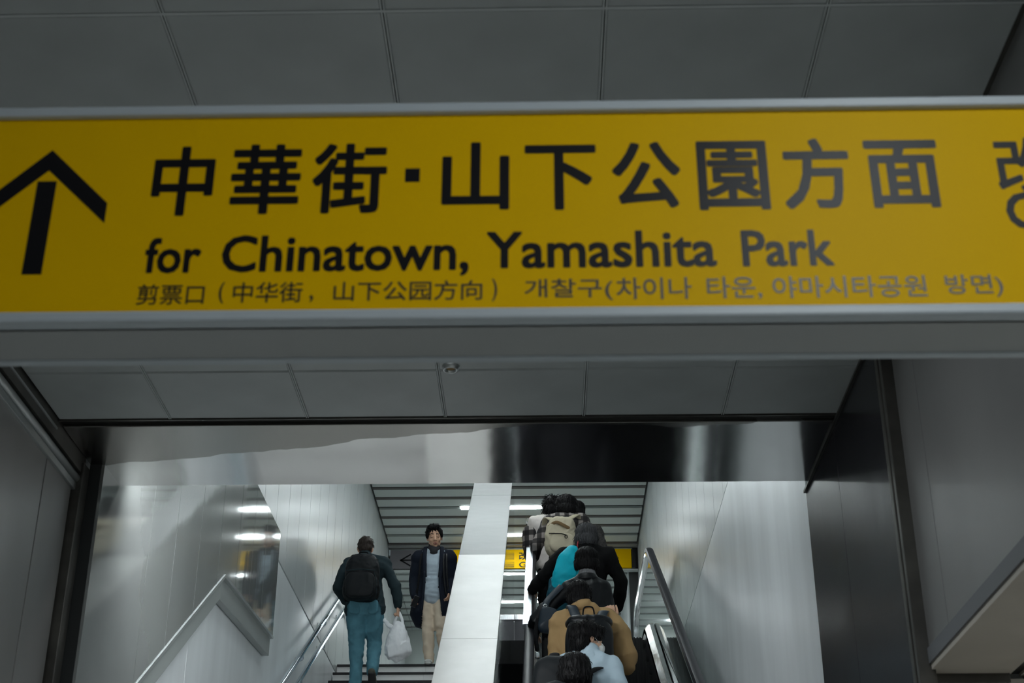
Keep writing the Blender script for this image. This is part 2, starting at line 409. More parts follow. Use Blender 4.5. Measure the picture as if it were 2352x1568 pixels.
# ------------------------------------------------------------------ divider between stairs and escalator
dv = tag(empty('divider', (-.57, 5.6, FL)), 'wedge shaped divider with broad inclined pale steel top between stairs and escalator', 'divider')
fz = lambda y: .66*(y-6.3)
D0 = lambda pts: [(y_-5.6, z_-FL) for y_, z_ in pts]
yb, yt = 5.6, 17.0
prism_x('core', D0([(yb, FL), (yt, FL), (yt, fz(yt)-.02), (6.6, .18), (yb, -.5)]), -.205, .205, M_joint, dv)
seamy = [6.6, 8.9, 10.9, 12.98, 15.1, 17.0]
for a, b in zip(seamy, seamy[1:]):
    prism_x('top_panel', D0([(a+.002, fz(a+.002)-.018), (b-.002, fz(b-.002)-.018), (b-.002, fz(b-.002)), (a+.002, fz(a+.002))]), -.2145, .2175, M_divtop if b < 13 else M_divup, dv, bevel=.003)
for a, b in zip(seamy, seamy[1:]):
    prism_x('side_panel', D0([(a+.001, FL), (b-.001, FL), (b-.001, fz(b-.001)-.02), (a+.001, fz(a+.001)-.02)]), .205, .214, M_divside, dv)
    prism_x('stair_panel', D0([(a+.001, FL), (b-.001, FL), (b-.001, fz(b-.001)-.02), (a+.001, fz(a+.001)-.02)]), -.211, -.205, M_divtop, dv)
# landing barrier beyond it
bar = tag(empty('barrier', (-.25, 18.2, LZ)), 'low dark steel barrier with a polished top behind the divider on the landing', 'barrier')
box('panel', -.13, .13, 0, .04, 0, .55, M_deckdark, bar); box('panel', -.13, .13, 0, .04, .555, 1.12, M_deckdark, bar)
box('top_rail', -.14, .14, -.02, .06, 1.12, 1.20, M_chrome, bar, bevel=.01)
tubeobj('loop_rail', spline([(.03, .02, 1.19), (.03, .02, 1.30), (.05, .02, 1.38), (.12, .02, 1.41), (.2, .02, 1.41)], 5), .014, M_chrome, bar)

# ------------------------------------------------------------------ escalator
es = tag(empty('escalator', (.53, 5.6, FL)), 'dark escalator with glass balustrades rising between the divider and right wall', 'escalator')
sx = -.53; E0 = lambda y, z: (y-5.6, z-FL)
S = .5774
def epath(off, ytop, rad=1.0, y0=7.0):
    """incline then level at landing + off, with a rounded break"""
    yb_ = 15.0+(0 if off < .5 else .30); zt = LZ+off
    d = rad*math.tan(math.radians(15)); P = [E0(y0, zt-S*(yb_-y0))]
    for k in range(7):
        a = math.radians(30-30*k/6); P.append(E0(yb_+d-rad*math.sin(a), zt-rad+rad*math.cos(a)))
    P.append(E0(ytop, zt)); return P
for k in range(24):
    z1 = LZ-FL-k*.231-.0; y1 = 14.99+.0-k*.40-5.6
    s = box('step', -.53, .49, y1+.012, y1+.41, z1-.05, z1-.004, M_estep, es)
    bm = bmesh.new()
    for q in range(34):
        xx = -.525+q*.0298; bx(bm, xx, xx+.015, y1, y1+.014, z1-.225, z1)
    bx(bm, -.53, .49, y1+.010, y1+.02, z1-.23, z1-.004)
    bmo('riser_ridges', bm, M_estep, s)
for side, (xi, xo, name) in enumerate(((-.555, -.66, 'left'), (.515, .655, 'right'))):
    s = 1 if xo > xi else -1
    sweep('skirt', epath(.12, 17.6, .8), [(xi, -.28), (xi+s*.008, -.28), (xi+s*.008, .0), (xi, 0)], M_deckdark, es)
    sweep('inner_deck', epath(.12, 17.6, .8), [(xi, 0), (xi+s*.045, .055), (xi+s*.085, .062), (xi+s*.085, -.05), (xi, -.05)], M_deck, es)
    sweep('outer_deck', epath(.12, 17.6, .8), [(xi+s*.115, .062), (xi+s*(.16 if s < 0 else .245), .062), (xi+s*(.16 if s < 0 else .245), -.05), (xi+s*.115, -.05)], M_deck, es)
    gx = xi+s*.10
    # glass balustrade: from deck to handrail, with round newel at the top end
    lo = epath(.16, 17.5, .8); hi = epath(1.05, 17.5, 1.0)
    hi2 = hi+[E0(17.5+.42*math.sin(a), LZ+1.05-.42+.42*math.cos(a)) for a in [math.pi*k/8 for k in range(1, 9)]]
    bm = bmesh.new(); poly = hi2+lo[::-1]
    a = [bm.verts.new((gx-.006, p, q)) for p, q in poly]; b = [bm.verts.new((gx+.006, p, q)) for p, q in poly]
    bm.faces.new(a); bm.faces.new(b[::-1]); n = len(poly)
    for i in range(n): bm.faces.new((a[i], a[(i+1) % n], b[(i+1) % n], b[i]))
    bmesh.ops.triangulate(bm, faces=[f for f in bm.faces if len(f.verts) > 4])
    bmo('balustrade_glass', bm, M_glass, es)
    path = epath(1.07, 17.5, 1.0)+[E0(17.5+.45*math.sin(a), LZ+1.07-.45+.45*math.cos(a)) for a in [math.pi*k/10 for k in range(1, 11)]]
    sec = [(gx-.042, .012), (gx-.034, .034), (gx-.015, .044), (gx+.015, .044), (gx+.034, .034), (gx+.042, .012), (gx+.042, -.004), (gx+.03, -.012), (gx-.03, -.012), (gx-.042, -.004)]
    h = sweep('handrail', path, sec, M_rubber, es)
    if s < 0: sweep('rail_cover', epath(1.085, 17.4, 1.0, 12.2), [(gx-.062, .0), (gx-.058, .045), (gx+.012, .05), (gx+.016, .03), (gx+.016, .0)], M_cover, h)  # steel cover, cut short below to shape where its bright reflection stops
    sweep('guide', path, [(gx-.024, -.012), (gx+.024, -.012), (gx+.024, -.032), (gx-.024, -.032)], M_chrome, h)
    sweep('guide_edge', path, [(gx-s*.038, -.012), (gx-s*.024, -.012), (gx-s*.024, -.05), (gx-s*.030, -.05)], M_chrome, h)

# ------------------------------------------------------------------ lamps of the stair hall
def lamp(y, z, x0, x1, label):
    t = tag(empty('ceiling_light', ((x0+x1)/2, y, z)), label, 'light', 'twin tube lights in the slatted ceilings')
    h = (x1-x0)/2
    box('housing', -h-.02, h+.02, -.052, .052, .035, .05, M_slat, t)
    for dy in (-.033, .033):
        bm = bmesh.new(); tube(bm, [(-h, dy, 0), (h, dy, 0)], [.016]*2, 10, cap=1); b = bmo('tube', bm, M_tube, t, smooth=True)
    for sx_ in (-1, 1): box('end_cap', sx_*h-.012, sx_*h+.012, -.045, .045, -.012, .036, M_edge, t)
ORD = 'none none nearest second third fourth fifth sixth seventh eighth ninth tenth eleventh twelfth'.split()
for k in range(-8, 3):
    yy = 20.28-1.1295*(k+8)
    lamp(yy, 7.185, -1.14, .135, ORD[k+8+2]+' twin tube light before the far sign, in the high slatted ceiling' if k+8 >= 0 else 'x')
for yy, lb in ((21.07, 'first'), (22.49, 'second'), (23.55, 'third')): lamp(yy, 6.86, -.92, .22, lb+' twin tube light behind the far sign, in the low slatted ceiling')

M_beam_fill = mat('beam_fill_glow', (1, 1, 1), emit=((.93, .98, 1.0), BEAM_FILL))  # added fill light, out of view, brightens the lower stairs and wall
t = tag(empty('fill_light', (-1.25, 7.26, 3.03)), 'unseen fill light added behind the beam to brighten the foot of the stairs', 'light'); t.rotation_euler = (-.35, 0, 0); t.location = (-1.25, 7.28, 3.06)
box('housing', -.85, .85, -.07, .03, -.12, .12, M_frame, t, bevel=.01); box('diffuser', -.82, .82, .03, .045, -.10, .10, M_beam_fill, t)
# ------------------------------------------------------------------ far sign band
fs = tag(empty('overhead_sign', (-.49, 20.88, 6.86)), 'small distant yellow and grey sign board with arrow above the landing', 'sign')
def text(name, body, x0, x1, z0, z1, y, m, parent, bold=0., ox=0, oz=0):
    c = bpy.data.curves.new('tmp', 'FONT'); c.body = body; c.fill_mode = 'FRONT'; c.resolution_u = 3
    o = bpy.data.objects.new('tmp', c); C.objects.link(o)
    me = bpy.data.meshes.new_from_object(o.evaluated_get(bpy.context.evaluated_depsgraph_get()))
    bpy.data.objects.remove(o)
    X = [v.co.x for v in me.vertices]; Y = [v.co.y for v in me.vertices]
    ax, bx_, ay, by = min(X), max(X), min(Y), max(Y)
    w, h = x1-x0-2*bold, z1-z0-2*bold
    bm = bmesh.new(); k = 0
    offs = [(0, 0)]+([(bold*math.cos(a), bold*math.sin(a)) for a in [math.pi/4*i for i in range(8)]] if bold else [])
    if bold: offs = [(dx*1.2 if abs(dx) > .3*bold and abs(dz) > .3*bold else dx, dz*1.2 if abs(dx) > .3*bold and abs(dz) > .3*bold else dz) for dx, dz in offs]
    for dx, dz in offs:
        b2 = bmesh.new(); b2.from_mesh(me)
        for v in b2.verts:
            v.co = Vector((x0+bold+(v.co.x-ax)/(bx_-ax)*w+dx-ox, y-.00003*k, z0+bold+(v.co.y-ay)/(by-ay)*h+dz-oz))
        t = bpy.data.meshes.new('t'); b2.to_mesh(t); b2.free(); bm.from_mesh(t); bpy.data.meshes.remove(t); k += 1
    me2 = bpy.data.meshes.new(name); bm.to_mesh(me2); bm.free(); me2.materials.append(m)
    return link(name, me2, parent)
def strokes(name, segs, wdt, y, m, parent, ox=0, oz=0, th=.0008):
    bm = bmesh.new()
    for a, b in segs:
        a = Vector((a[0]-ox, 0, a[1]-oz)); b = Vector((b[0]-ox, 0, b[1]-oz)); d = (b-a).normalized(); n = Vector((-d.z, 0, d.x))*wdt/2
        q = [a+n, a-n, b-n, b+n]; f = [bm.verts.new((v.x, y-th, v.z)) for v in q]; g_ = [bm.verts.new((v.x, y, v.z)) for v in q]
        bm.faces.new(f); bm.faces.new(g_[::-1])
        for i in range(4): bm.faces.new((f[i], f[(i+1) % 4], g_[(i+1) % 4], g_[i]))
    return bmo(name, bm, m, parent)
O = (-.49, 6.86)
box('grey_panel', -2.285-O[0], -1.345-O[0], -.05, 0, .0, .285, M_signgrey, fs)
box('yellow_panel', -1.340-O[0], 1.30-O[0], -.05, 0, .0, .285, M_yel, fs)
box('top_frame', -2.30-O[0], 1.315-O[0], -.06, 0, .285, .297, M_edge, fs)
box('end_cap', 1.305-O[0], 1.36-O[0], -.07, 0, -.01, .27, M_black, fs)
box('end_bracket', -2.302-O[0], -2.28-O[0], -.07, 0, .20, .285, M_frame, fs)
strokes('arrow', [((-2.125, 6.99), (-1.84, 6.99)), ((-2.13, 6.985), (-1.975, 7.08)), ((-2.13, 6.995), (-1.975, 6.90))], .022, -.0505, M_ink, fs, *O)
text('lettering', '改札', -.365, -.12, 6.985, 7.105, -.051, M_ink, fs, .003, *O)
text('lettering', 'Gates', -.365, .02, 6.868, 6.955, -.051, M_ink, fs, .002, *O)
text('lettering', '剪票口', .86, 1.0, 7.045, 7.08, -.051, M_ink, fs, 0, *O)
text('lettering', '개찰구', .86, 1.12, 6.98, 7.02, -.051, M_ink, fs, 0, *O)

# ------------------------------------------------------------------ the big hanging sign
sg = tag(empty('hanging_sign', (0, 2.4, 1.267)), 'large yellow hanging sign reading for Chinatown, Yamashita Park in the foreground', 'sign')
sy, sz = 2.4, 1.267; xa, xb = -1.62, 1.95
box('body', xa+.01, xb-.01, .012, .165, .0, .486, M_body, sg, bevel=.006)
box('top_frame', xa, xb, -.012, .03, .466, .489, M_frame, sg, bevel=.004)
box('bottom_frame', xa, xb, -.012, .03, .0, .023, M_frame, sg, bevel=.005)
box('side_frame', xa, xa+.025, -.012, .03, .023, .466, M_frame, sg, bevel=.003)
box('side_frame', xb-.025, xb, -.012, .03, .023, .466, M_frame, sg, bevel=.003)
box('rear_edge', xa, xb, .145, .168, -.004, .010, M_frame, sg, bevel=.003)
box('face_panel', xa+.02, xb-.02, .0, .012, .02, .47, M_yel, sg)
for x in (-1.35, 1.6):
    tubeobj('hanger_rod', [(x, .09, .48), (x, .09, 1.575)], .012, M_edge, sg)
BIG = [('中', -.7595, -.6389, 1.5023, 1.6638), ('華', -.6057, -.4684, 1.5043, 1.6667), ('街', -.4452, -.2998, 1.5042, 1.6664), ('山', -.1918, -.0602, 1.509, 1.666), ('下', -.0301, .1094, 1.5069, 1.6573), ('公', .14, .2734, 1.5087, 1.6622), ('園', .3062, .4431, 1.5027, 1.6618), ('方', .4715, .6019, 1.5026, 1.6657), ('面', .633, .7754, 1.5034, 1.6591)]
for t, a, b, c, d in BIG: text('lettering', t, a, b, c-sz, d-sz, -.0006, M_ink, sg, .0034)
box('centre_dot', -.2639, -.2351, -.0008, 0, 1.5745-sz, 1.6059-sz, M_ink, sg)
for t, a, b, c, d in [('改', .884, .995, 1.535, 1.662), ('札', 1.01, 1.12, 1.535, 1.662), ('口', 1.14, 1.24, 1.54, 1.655)]: text('lettering', t, a, b, c-sz, d-sz, -.0006, M_ink, sg, .0026)
for t, a, b, c, d in [('for', -.7548, -.6471, 1.3746, 1.4535), ('Chinatown,', -.6077, -.1364, 1.363, 1.4572), ('Yamashita', -.1031, .3319, 1.3776, 1.4589), ('Park', .3801, .5521, 1.3764, 1.4565), ('Gates', .8891, 1.13, 1.4519, 1.5358)]:
    text('lettering', t, a, b, c-sz, d-sz, -.0006, M_ink, sg, .0021)
M_ink2 = mat('sign_small_ink', (.03, .025, .01), .4)
for t, a, b, c, d in [('剪票口', -.7601, -.633, 1.3071, 1.351), ('(', -.606, -.596, 1.3088, 1.3547), ('中华街', -.5792, -.4478, 1.3097, 1.3537), (',', -.4343, -.4271, 1.3097, 1.3246), ('山下公园方向', -.3896, -.1103, 1.3115, 1.3535), (')', -.092, -.0825, 1.3079, 1.3563), ('개찰구(', -.0309, .1335, 1.3082, 1.3547), ('차이나', .1407, .2809, 1.3092, 1.3557), ('타운,', .3095, .4116, 1.3076, 1.3559), ('야마시타공원', .4316, .7174, 1.3089, 1.3553), ('방면)', .7527, .8585, 1.3073, 1.3555)]:
    text('lettering', t, a, b, c-sz, d-sz, -.0006, M_ink2, sg, .0004)
# upward arrow
bm = bmesh.new()
for poly in ([(-.9675, 1.659), (-.8425, 1.5335), (-.8425, 1.488), (-.9675, 1.611), (-1.0925, 1.488), (-1.0925, 1.5335)], [(-.9865, 1.5855), (-.9485, 1.5855), (-.9485, 1.3755), (-.9865, 1.3755)]):
    f = [bm.verts.new((x, -.0010, z-sz)) for x, z in poly]; b = [bm.verts.new((x, -.0001, z-sz)) for x, z in poly]; n = len(poly)
    bm.faces.new(f); bm.faces.new(b[::-1])
    for i in range(n): bm.faces.new((f[i], f[(i+1) % n], b[(i+1) % n], b[i]))
bmo('arrow', bm, M_ink, sg)

# small recessed fitting in the near ceiling
fit = tag(empty('ceiling_fitting', (-.402, 5.806, 2.84)), 'small round recessed metal fitting in the ceiling tiles', 'ceiling fitting')
bm = bmesh.new()
prof = [(.020, -.006), (.026, -.020), (.034, -.020), (.040, -.002), (.040, .002)]
rings = [[bm.verts.new((r*math.cos(a), r*math.sin(a), z)) for a in [2*math.pi*i/24 for i in range(24)]] for r, z in prof]
for p, q in zip(rings, rings[1:]):
    for i in range(24): bm.faces.new((p[i], p[(i+1) % 24], q[(i+1) % 24], q[i]))
bmo('ring', bm, M_edge, fit, smooth=True)
bm = bmesh.new(); bmesh.ops.create_cone(bm, cap_ends=True, segments=20, radius1=.021, radius2=.021, depth=.01, matrix=Matrix.Translation((0, 0, -.006)))
bmo('core', bm, mat('brass', (.20, .13, .05), .4, .8), fit)

# concourse lamps: one placed by the sign's glare, the rest unseen added fill
def panel_lamp(x, y, w, d, label, glow=None):
    t = tag(empty('overhead_light', (x, y, 2.84)), label, 'light')
    box('frame', -w/2-.03, w/2+.03, -d/2-.03, d/2+.03, -.015, .0, M_frame, t)
    box('diffuser', -w/2, w/2, -d/2, d/2, -.022, -.012, glow or M_near, t)
panel_lamp(1.08, .0, .4, 1.6, 'bright rectangular ceiling lamp above and right of the photographer', M_near2)
panel_lamp(-.3, -3.0, 1.0, .25, 'added fill light on the ceiling behind the photographer')  # added to raise the overall brightness of the concourse
panel_lamp(-.45, 4.85, 1.0, .5, 'added fill light hidden behind the big yellow sign')  # added to brighten the walls and ceiling near the beam
t = tag(empty('overhead_light', (2.9, 4.0, 1.395)), 'added fill light in the lower passage ceiling beyond the right opening', 'light')  # added so bounce from the passage floor lifts the beige soffit
box('diffuser', -.15, .15, -1.2, 1.2, -.015, 0, M_near, t)

# ------------------------------------------------------------------ PEOPLE
def hand(bm, wrist, d, up, curl=.5, s=1., side=1, spread=.16):
    """wrist point, direction of the palm, back-of-hand normal; five fingers, added as real volumes"""
    d = Vector(d).normalized(); up = Vector(up); up = (up-d*up.dot(d)).normalized(); sd = d.cross(up)*side
    w = Vector(wrist)
    tube(bm, [w-d*.03, w+d*.02*s, w+d*.055*s, w+d*.085*s], [(.024*s, .020*s), (.030*s, .017*s), (.038*s, .015*s), (.036*s, .013*s)], 10, ref=sd)
    for i, (o, L) in enumerate(((-.027, .066), (-.009, .076), (.009, .071), (.026, .056))):
        b = w+d*.085*s+sd*o*s; q = b; a = 0; pts = [b-d*.02*s]
        dd = (d+sd*(o*spread/.03)).normalized()
        for f in (.42, .33, .25):
            a += curl*.95; v = dd*math.cos(a)-up*math.sin(a); q = q+v*L*f*s; pts.append(q.copy())
        tube(bm, pts, [.0088*s, .0085*s, .0078*s, .0066*s], 8, ref=sd)
    b = w+d*.025*s-sd*.028*s
    v1 = (d*.75-sd*.6-up*.25*curl).normalized(); v2 = (d*.95-sd*.1-up*.6*curl).normalized()
    tube(bm, [b, b+v1*.035*s, b+v1*.035*s+v2*.03*s, b+v1*.035*s+v2*.052*s], [.013*s, .011*s, .0095*s, .0075*s], 8, ref=up)

def head_mesh(bm):
    ell(bm, (0, -.012, .035), (.076, .096, .088)); ell(bm, (0, .022, -.020), (.066, .072, .085))
    ell(bm, (0, .045, -.068), (.044, .042, .040)); ell(bm, (0, .072, -.100), (.020, .016, .014), sub=2)
    tube(bm, [(0, .088, .018), (0, .100, -.012), (0, .113, -.034)], [.008, .010, .014], 8)
    for s in (-1, 1):
        ell(bm, (s*.011, .098, -.040), (.009, .010, .008), sub=2)
        ell(bm, (s*.030, .080, .022), (.024, .012, .008), sub=2)                # brow ridge
        ell(bm, (s*.030, .082, -.001), (.014, .010, .009), sub=2)               # eyelid
        ell(bm, (s*.038, .062, -.032), (.022, .022, .020), sub=2)               # cheek
        ell(bm, (s*.077, -.008, -.008), (.010, .020, .033), (0, s*.15, .3*s), sub=2)   # ear
        tube(bm, [(s*.045, .0, -.055), (s*.036, .035, -.080)], [.02, .018], 8)
    tube(bm, [(-.018, .088, -.066), (0, .093, -.064), (.018, .088, -.066)], [.005, .007, .005], 8, ref=(0, 0, 1))
    tube(bm, [(-.015, .088, -.076), (0, .092, -.077), (.015, .088, -.076)], [.005, .008, .005], 8, ref=(0, 0, 1))

def hair_mesh(bm, style):
    if style == 'short':
        ell(bm, (0, -.018, .050), (.085, .104, .088)); ell(bm, (0, -.058, -.005), (.074, .056, .066))
        ell(bm, (0, .040, .098), (.062, .055, .034))
    elif style == 'quiff':
        ell(bm, (0, -.020, .048), (.082, .100, .090)); ell(bm, (0, -.060, -.005), (.068, .050, .060))
        ell(bm, (.010, .058, .098), (.066, .034, .030)); ell(bm, (0, .03, .112), (.060, .06, .026))
        for s in (-1, 1): ell(bm, (s*.076, .02, .03), (.013, .035, .045), sub=2)
    elif style == 'full':
        ell(bm, (0, -.014, .048), (.104, .118, .100)); ell(bm, (0, -.055, -.020), (.100, .070, .085))
        ell(bm, (0, .06, .085), (.078, .050, .048))
        for s in (-1, 1): ell(bm, (s*.085, .01, .0), (.026, .05, .06), sub=2)
    elif style == 'big':
        ell(bm, (0, -.018, .036), (.128, .130, .118)); ell(bm, (0, -.060, -.040), (.118, .085, .090))
    elif style == 'long_fringe':
        ell(bm, (0, -.016, .048), (.100, .124, .098)); ell(bm, (0, -.065, -.022), (.086, .064, .085))
        ell(bm, (0, .075, .070), (.080, .045, .050))
        for s in (-1, 1): ell(bm, (s*.080, .030, .028), (.022, .028, .038), sub=2)

def rot_to(a, b):
    return Vector(a).rotation_difference(Vector(b)).to_matrix().to_4x4()

class Person:
    def __init__(s, name, loc, rz, label, group=None):
        s.root = tag(empty('person', loc, rz), label, 'person', group)
    def set(s, head, neck, shL, shR, elL, elR, wrL, wrR, pelvis, hipL, hipR, kneeL, kneeR, ankL, ankR, hr=(0, 0, 0), hs=1.):
        for k, v in dict(locals()).items():
            if k not in ('s', 'hr', 'hs'): setattr(s, k, Vector(v))
        s.HM = Matrix.Translation(head) @ Euler(hr, 'ZYX').to_matrix().to_4x4() @ Matrix.Scale(hs, 4); s.hr = hr
        return s
    def body(s, hands=(), skin=None):
        skin = skin or M_skin
        bm = bmesh.new()
        up = (s.neck-s.pelvis)
        tube(bm, [s.pelvis, s.pelvis+up*.3, s.pelvis+up*.62, s.pelvis+up*.86, s.neck], [(.145, .10), (.125, .09), (.145, .10), (.13, .085), (.055, .055)], 14, ref=(1, 0, 0))
        tube(bm, [s.shL, (s.shL+s.shR)/2+Vector((0, 0, .02)), s.shR], [.055, .07, .055], 12)
        for a, b, c in ((s.shL, s.elL, s.wrL), (s.shR, s.elR, s.wrR)): tube(bm, [a, (a+b)/2, b, (b+c)/2, c], [.048, .044, .037, .034, .025], 12)
        for a, b, c in ((s.hipL, s.kneeL, s.ankL), (s.hipR, s.kneeR, s.ankR)):
            tube(bm, [a, (a+b)/2, b, (b*.6+c*.4), c], [.082, .070, .050, .050, .034], 12)
            tube(bm, [c, c+Vector((0, .05, -.04)), c+Vector((0, .14, -.055))], [.034, .034, .026], 10)
        me = remeshed(bm, .022, 2); big = bmesh.new(); big.from_mesh(me); bpy.data.meshes.remove(me)
        # head and neck at a finer grain, hands finer still, joined into the same surface object
        bm = bmesh.new(); head_mesh(bm); bm.transform(s.HM)
        hb = s.HM @ Vector((0, -.02, -.05)); tube(bm, [s.neck-Vector((0, .0, .03)), (s.neck+hb)/2, hb], [.060, .052, .052], 14)
        me = remeshed(bm, .0058, 3); big.from_mesh(me); bpy.data.meshes.remove(me)
        for h in hands:
            bm = bmesh.new(); hand(bm, **h); me = remeshed(bm, .0042, 2); big.from_mesh(me); bpy.data.meshes.remove(me)
        me = bpy.data.meshes.new('body'); big.to_mesh(me); big.free(); me.materials.append(skin)
        for p in me.polygons: p.use_smooth = True
        s.b = link('body', me, s.root); return s.b
    def hair(s, style, m, tufts=90, tl=.035, label=None, wild=.15):
        bm = bmesh.new(); hair_mesh(bm, style)
        def cut(c): return c.y > .075 and c.z < .055 and abs(c.x) < .07
        st = random.getstate(); 
        me = remeshed(bm, .0065, 2)
        b = bmesh.new(); b.from_mesh(me); b.normal_update()
        off = random.random()*40
        for v in b.verts:
            a = math.atan2(v.co.x, v.co.y+.01)
            h = 1-abs(noise.noise(Vector((a*9+off, v.co.z*9, off))))*3; h2 = noise.noise(Vector((a*26, v.co.z*14, off)))
            v.co += v.normal*(.0035*h+.0035*h2)
        b.normal_update()
        vs = [v for v in b.verts if not (v.co.y > .05 and v.co.z < .06)]
        pts = [(v.co.copy(), v.normal.copy()) for v in random.sample(vs, min(tufts, len(vs)))]
        for c, n in pts:
            side = Vector((0, 0, -1)); t = (side-n*side.dot(n)); t = t.normalized() if t.length > .2 else Vector((random.uniform(-1, 1), .4, 0)).normalized()
            j = Vector((random.uniform(-1, 1), random.uniform(-1, 1), random.uniform(-1, 1)))*(.22+.6*wild)
            d = (t+j+n*wild).normalized(); L = tl*random.uniform(.6, 1.3)
            q = .0022+.0025*wild
            tube(b, [c-n*.008-d*L*.5, c+n*.0015, c+d*L*.6+n*(.0015+.012*wild), c+d*L+n*(-.003+.010*wild)], [q*.6, q, q*.8, q*.25], 5, cap=0)
        b.transform(s.HM); b.to_mesh(me); b.free(); bpy.data.meshes.remove(bpy.data.meshes.new('x'))
        me.materials.clear(); me.materials.append(m)
        for p in me.polygons: p.use_smooth = True
        o = link('hair', me, s.root)
        if label: o['label'] = label
        return o
    def top(s, name, m, fat=1., hem=None, length=.0, flare=0, folds=((.010, 5, (1, 1, 1.6)), (.004, 14, one)), sleeves=(True, True), voxel=.014, label=None, cut=None, thick=0, sl=1., arm_len=1.):
        bm = bmesh.new(); up = (s.neck-s.pelvis)
        h = s.pelvis-Vector((0, 0, length))
        P = [h, s.pelvis+up*.02, s.pelvis+up*.3, s.pelvis+up*.6, s.pelvis+up*.82, s.neck+Vector((0, 0, -.04)), s.neck+Vector((0, .0, .0))]
        R = [(.185+flare, .135+flare*.7), (.18+flare*.5, .13), (.168, .12), (.182, .128), (.172, .112), (.10, .088), (.072, .072)]
        tube(bm, P, [(a*fat, b*fat) for a, b in R], 20, ref=(1, 0, 0), cap=2)
        tube(bm, [s.shL, (s.shL+s.shR)/2+Vector((0, 0, .035)), s.shR], [.066*fat, .082*fat, .066*fat], 14)
        for q in (s.shL, s.shR):
            m_ = (q+s.neck)/2; tube(bm, [q+Vector((0, 0, .005)), m_+Vector((0, 0, -.012)), s.neck+Vector((0, 0, -.025))], [(.06*fat, .062*fat), (.085*fat, .062*fat), (.07*fat, .06*fat)], 14)
            tube(bm, [q+Vector((0, 0, -.03)), m_*.5+(s.pelvis+up*.5)*.5], [.085*fat, .11*fat], 14)
        for on, a, b, c in ((sleeves[0], s.shL, s.elL, s.wrL), (sleeves[1], s.shR, s.elR, s.wrR)):
            if on:
                e = b+(c-b)*arm_len
                tube(bm, [a, (a+b)/2, b, (b+e)/2, e], [.070*fat*sl, .066*fat*sl, .058*fat*sl, .054*fat*sl, .044*fat*sl], 14)
        o = sculpt(name, bm, m, s.root, voxel, 2, folds, cut=cut, thick=thick)
        if label: o['label'] = label
        return o
    def trousers(s, m, fat=1., folds=((.008, 7, (1, 1, 1.3)), (.004, 16, one)), waist=.08, label=None):
        bm = bmesh.new()
        tube(bm, [s.pelvis+Vector((0, 0, waist)), s.pelvis, s.pelvis-Vector((0, 0, .07))], [(.145*fat, .105*fat), (.160*fat, .118*fat), (.150*fat, .11*fat)], 18, ref=(1, 0, 0), cap=2)
        for a, b, c in ((s.hipL, s.kneeL, s.ankL), (s.hipR, s.kneeR, s.ankR)):
            tube(bm, [a, (a+b)/2, b, (b+c)/2, c+(b-c)*.02], [.098*fat, .086*fat, .070*fat, .063*fat, .056*fat], 14)
        return sculpt('trousers', bm, m, s.root, .013, 2, folds)
    def shoes(s, m, sole=None, dirs=((0, 1, 0), (0, 1, 0))):
        for a, d in zip((s.ankL, s.ankR), dirs):
            d = Vector(d).normalized(); sd = Vector((1, 0, 0)); dn = d.cross(sd)
            if dn.z > 0: dn = -dn
            bm = bmesh.new(); q = a+dn*.035
            tube(bm, [a+Vector((0, 0, .01)), q], [.044, .044], 12, ref=(1, 0, 0))
            tube(bm, [q-d*.045+dn*.010, q+d*.03+dn*.006, q+d*.10+dn*.014, q+d*.165+dn*.020], [(.038, .036), (.042, .042), (.046, .034), (.040, .024)], 14, ref=(1, 0, 0))
            sh = sculpt('shoe', bm, m, s.root, .008, 2)
            bm = bmesh.new(); tube(bm, [q-d*.05+dn*.04, q+d*.02+dn*.04, q+d*.10+dn*.042, q+d*.175+dn*.04], [(.036, .012), (.038, .012), (.048, .012), (.038, .012)], 14, ref=(1, 0, 0))
            sculpt('sole', bm, sole or M_nosing, sh, .007, 1)

def std(cx=0, lean=0., h=1.70, head=(0, 0, 0), **kw):
    """resting joints for a standing figure h tall, facing +Y"""
    k = h/1.70; V = lambda x, y, z: Vector((x*k, y*k+lean*(z-.9), z*k))
    J = dict(head=V(0, .02, 1.535), neck=V(0, -.01, 1.44), shL=V(-.17, 0, 1.365), shR=V(.17, 0, 1.365), elL=V(-.235, -.02, 1.13), elR=V(.235, -.02, 1.13),
             wrL=V(-.23, .06, .88), wrR=V(.23, .06, .88), pelvis=V(0, 0, .93), hipL=V(-.085, 0, .88), hipR=V(.085, 0, .88), kneeL=V(-.095, .02, .48), kneeR=V(.095, .02, .48), ankL=V(-.10, 0, .085), ankR=V(.10, 0, .085), hr=head, hs=k)
    J.update(kw); return J
def rbox(bm, c, r, rot=(0, 0, 0), p=4.):
    """soft box (superellipsoid)"""
    b = bmesh.new(); bmesh.ops.create_icosphere(b, subdivisions=4, radius=1)
    M = Matrix.Translation(c) @ Euler(rot).to_matrix().to_4x4()
    for v in b.verts:
        x, y, z = v.co; n = (abs(x)**p+abs(y)**p+abs(z)**p)**(1/p)
        v.co = M @ Vector((x/n*r[0], y/n*r[1], z/n*r[2]))
    t = bpy.data.meshes.new('t'); b.to_mesh(t); b.free(); bm.from_mesh(t); bpy.data.meshes.remove(t)
def strap(name, pts, w, m, parent, t=.006, ref=(1, 0, 0)):
    P = spline(pts, 5); bm = bmesh.new(); tube(bm, P, [(w, t)]*len(P), 10, ref=ref, cap=1); return bmo(name, bm, m, parent, smooth=True)
def curl(bm_, c, r, n): pass

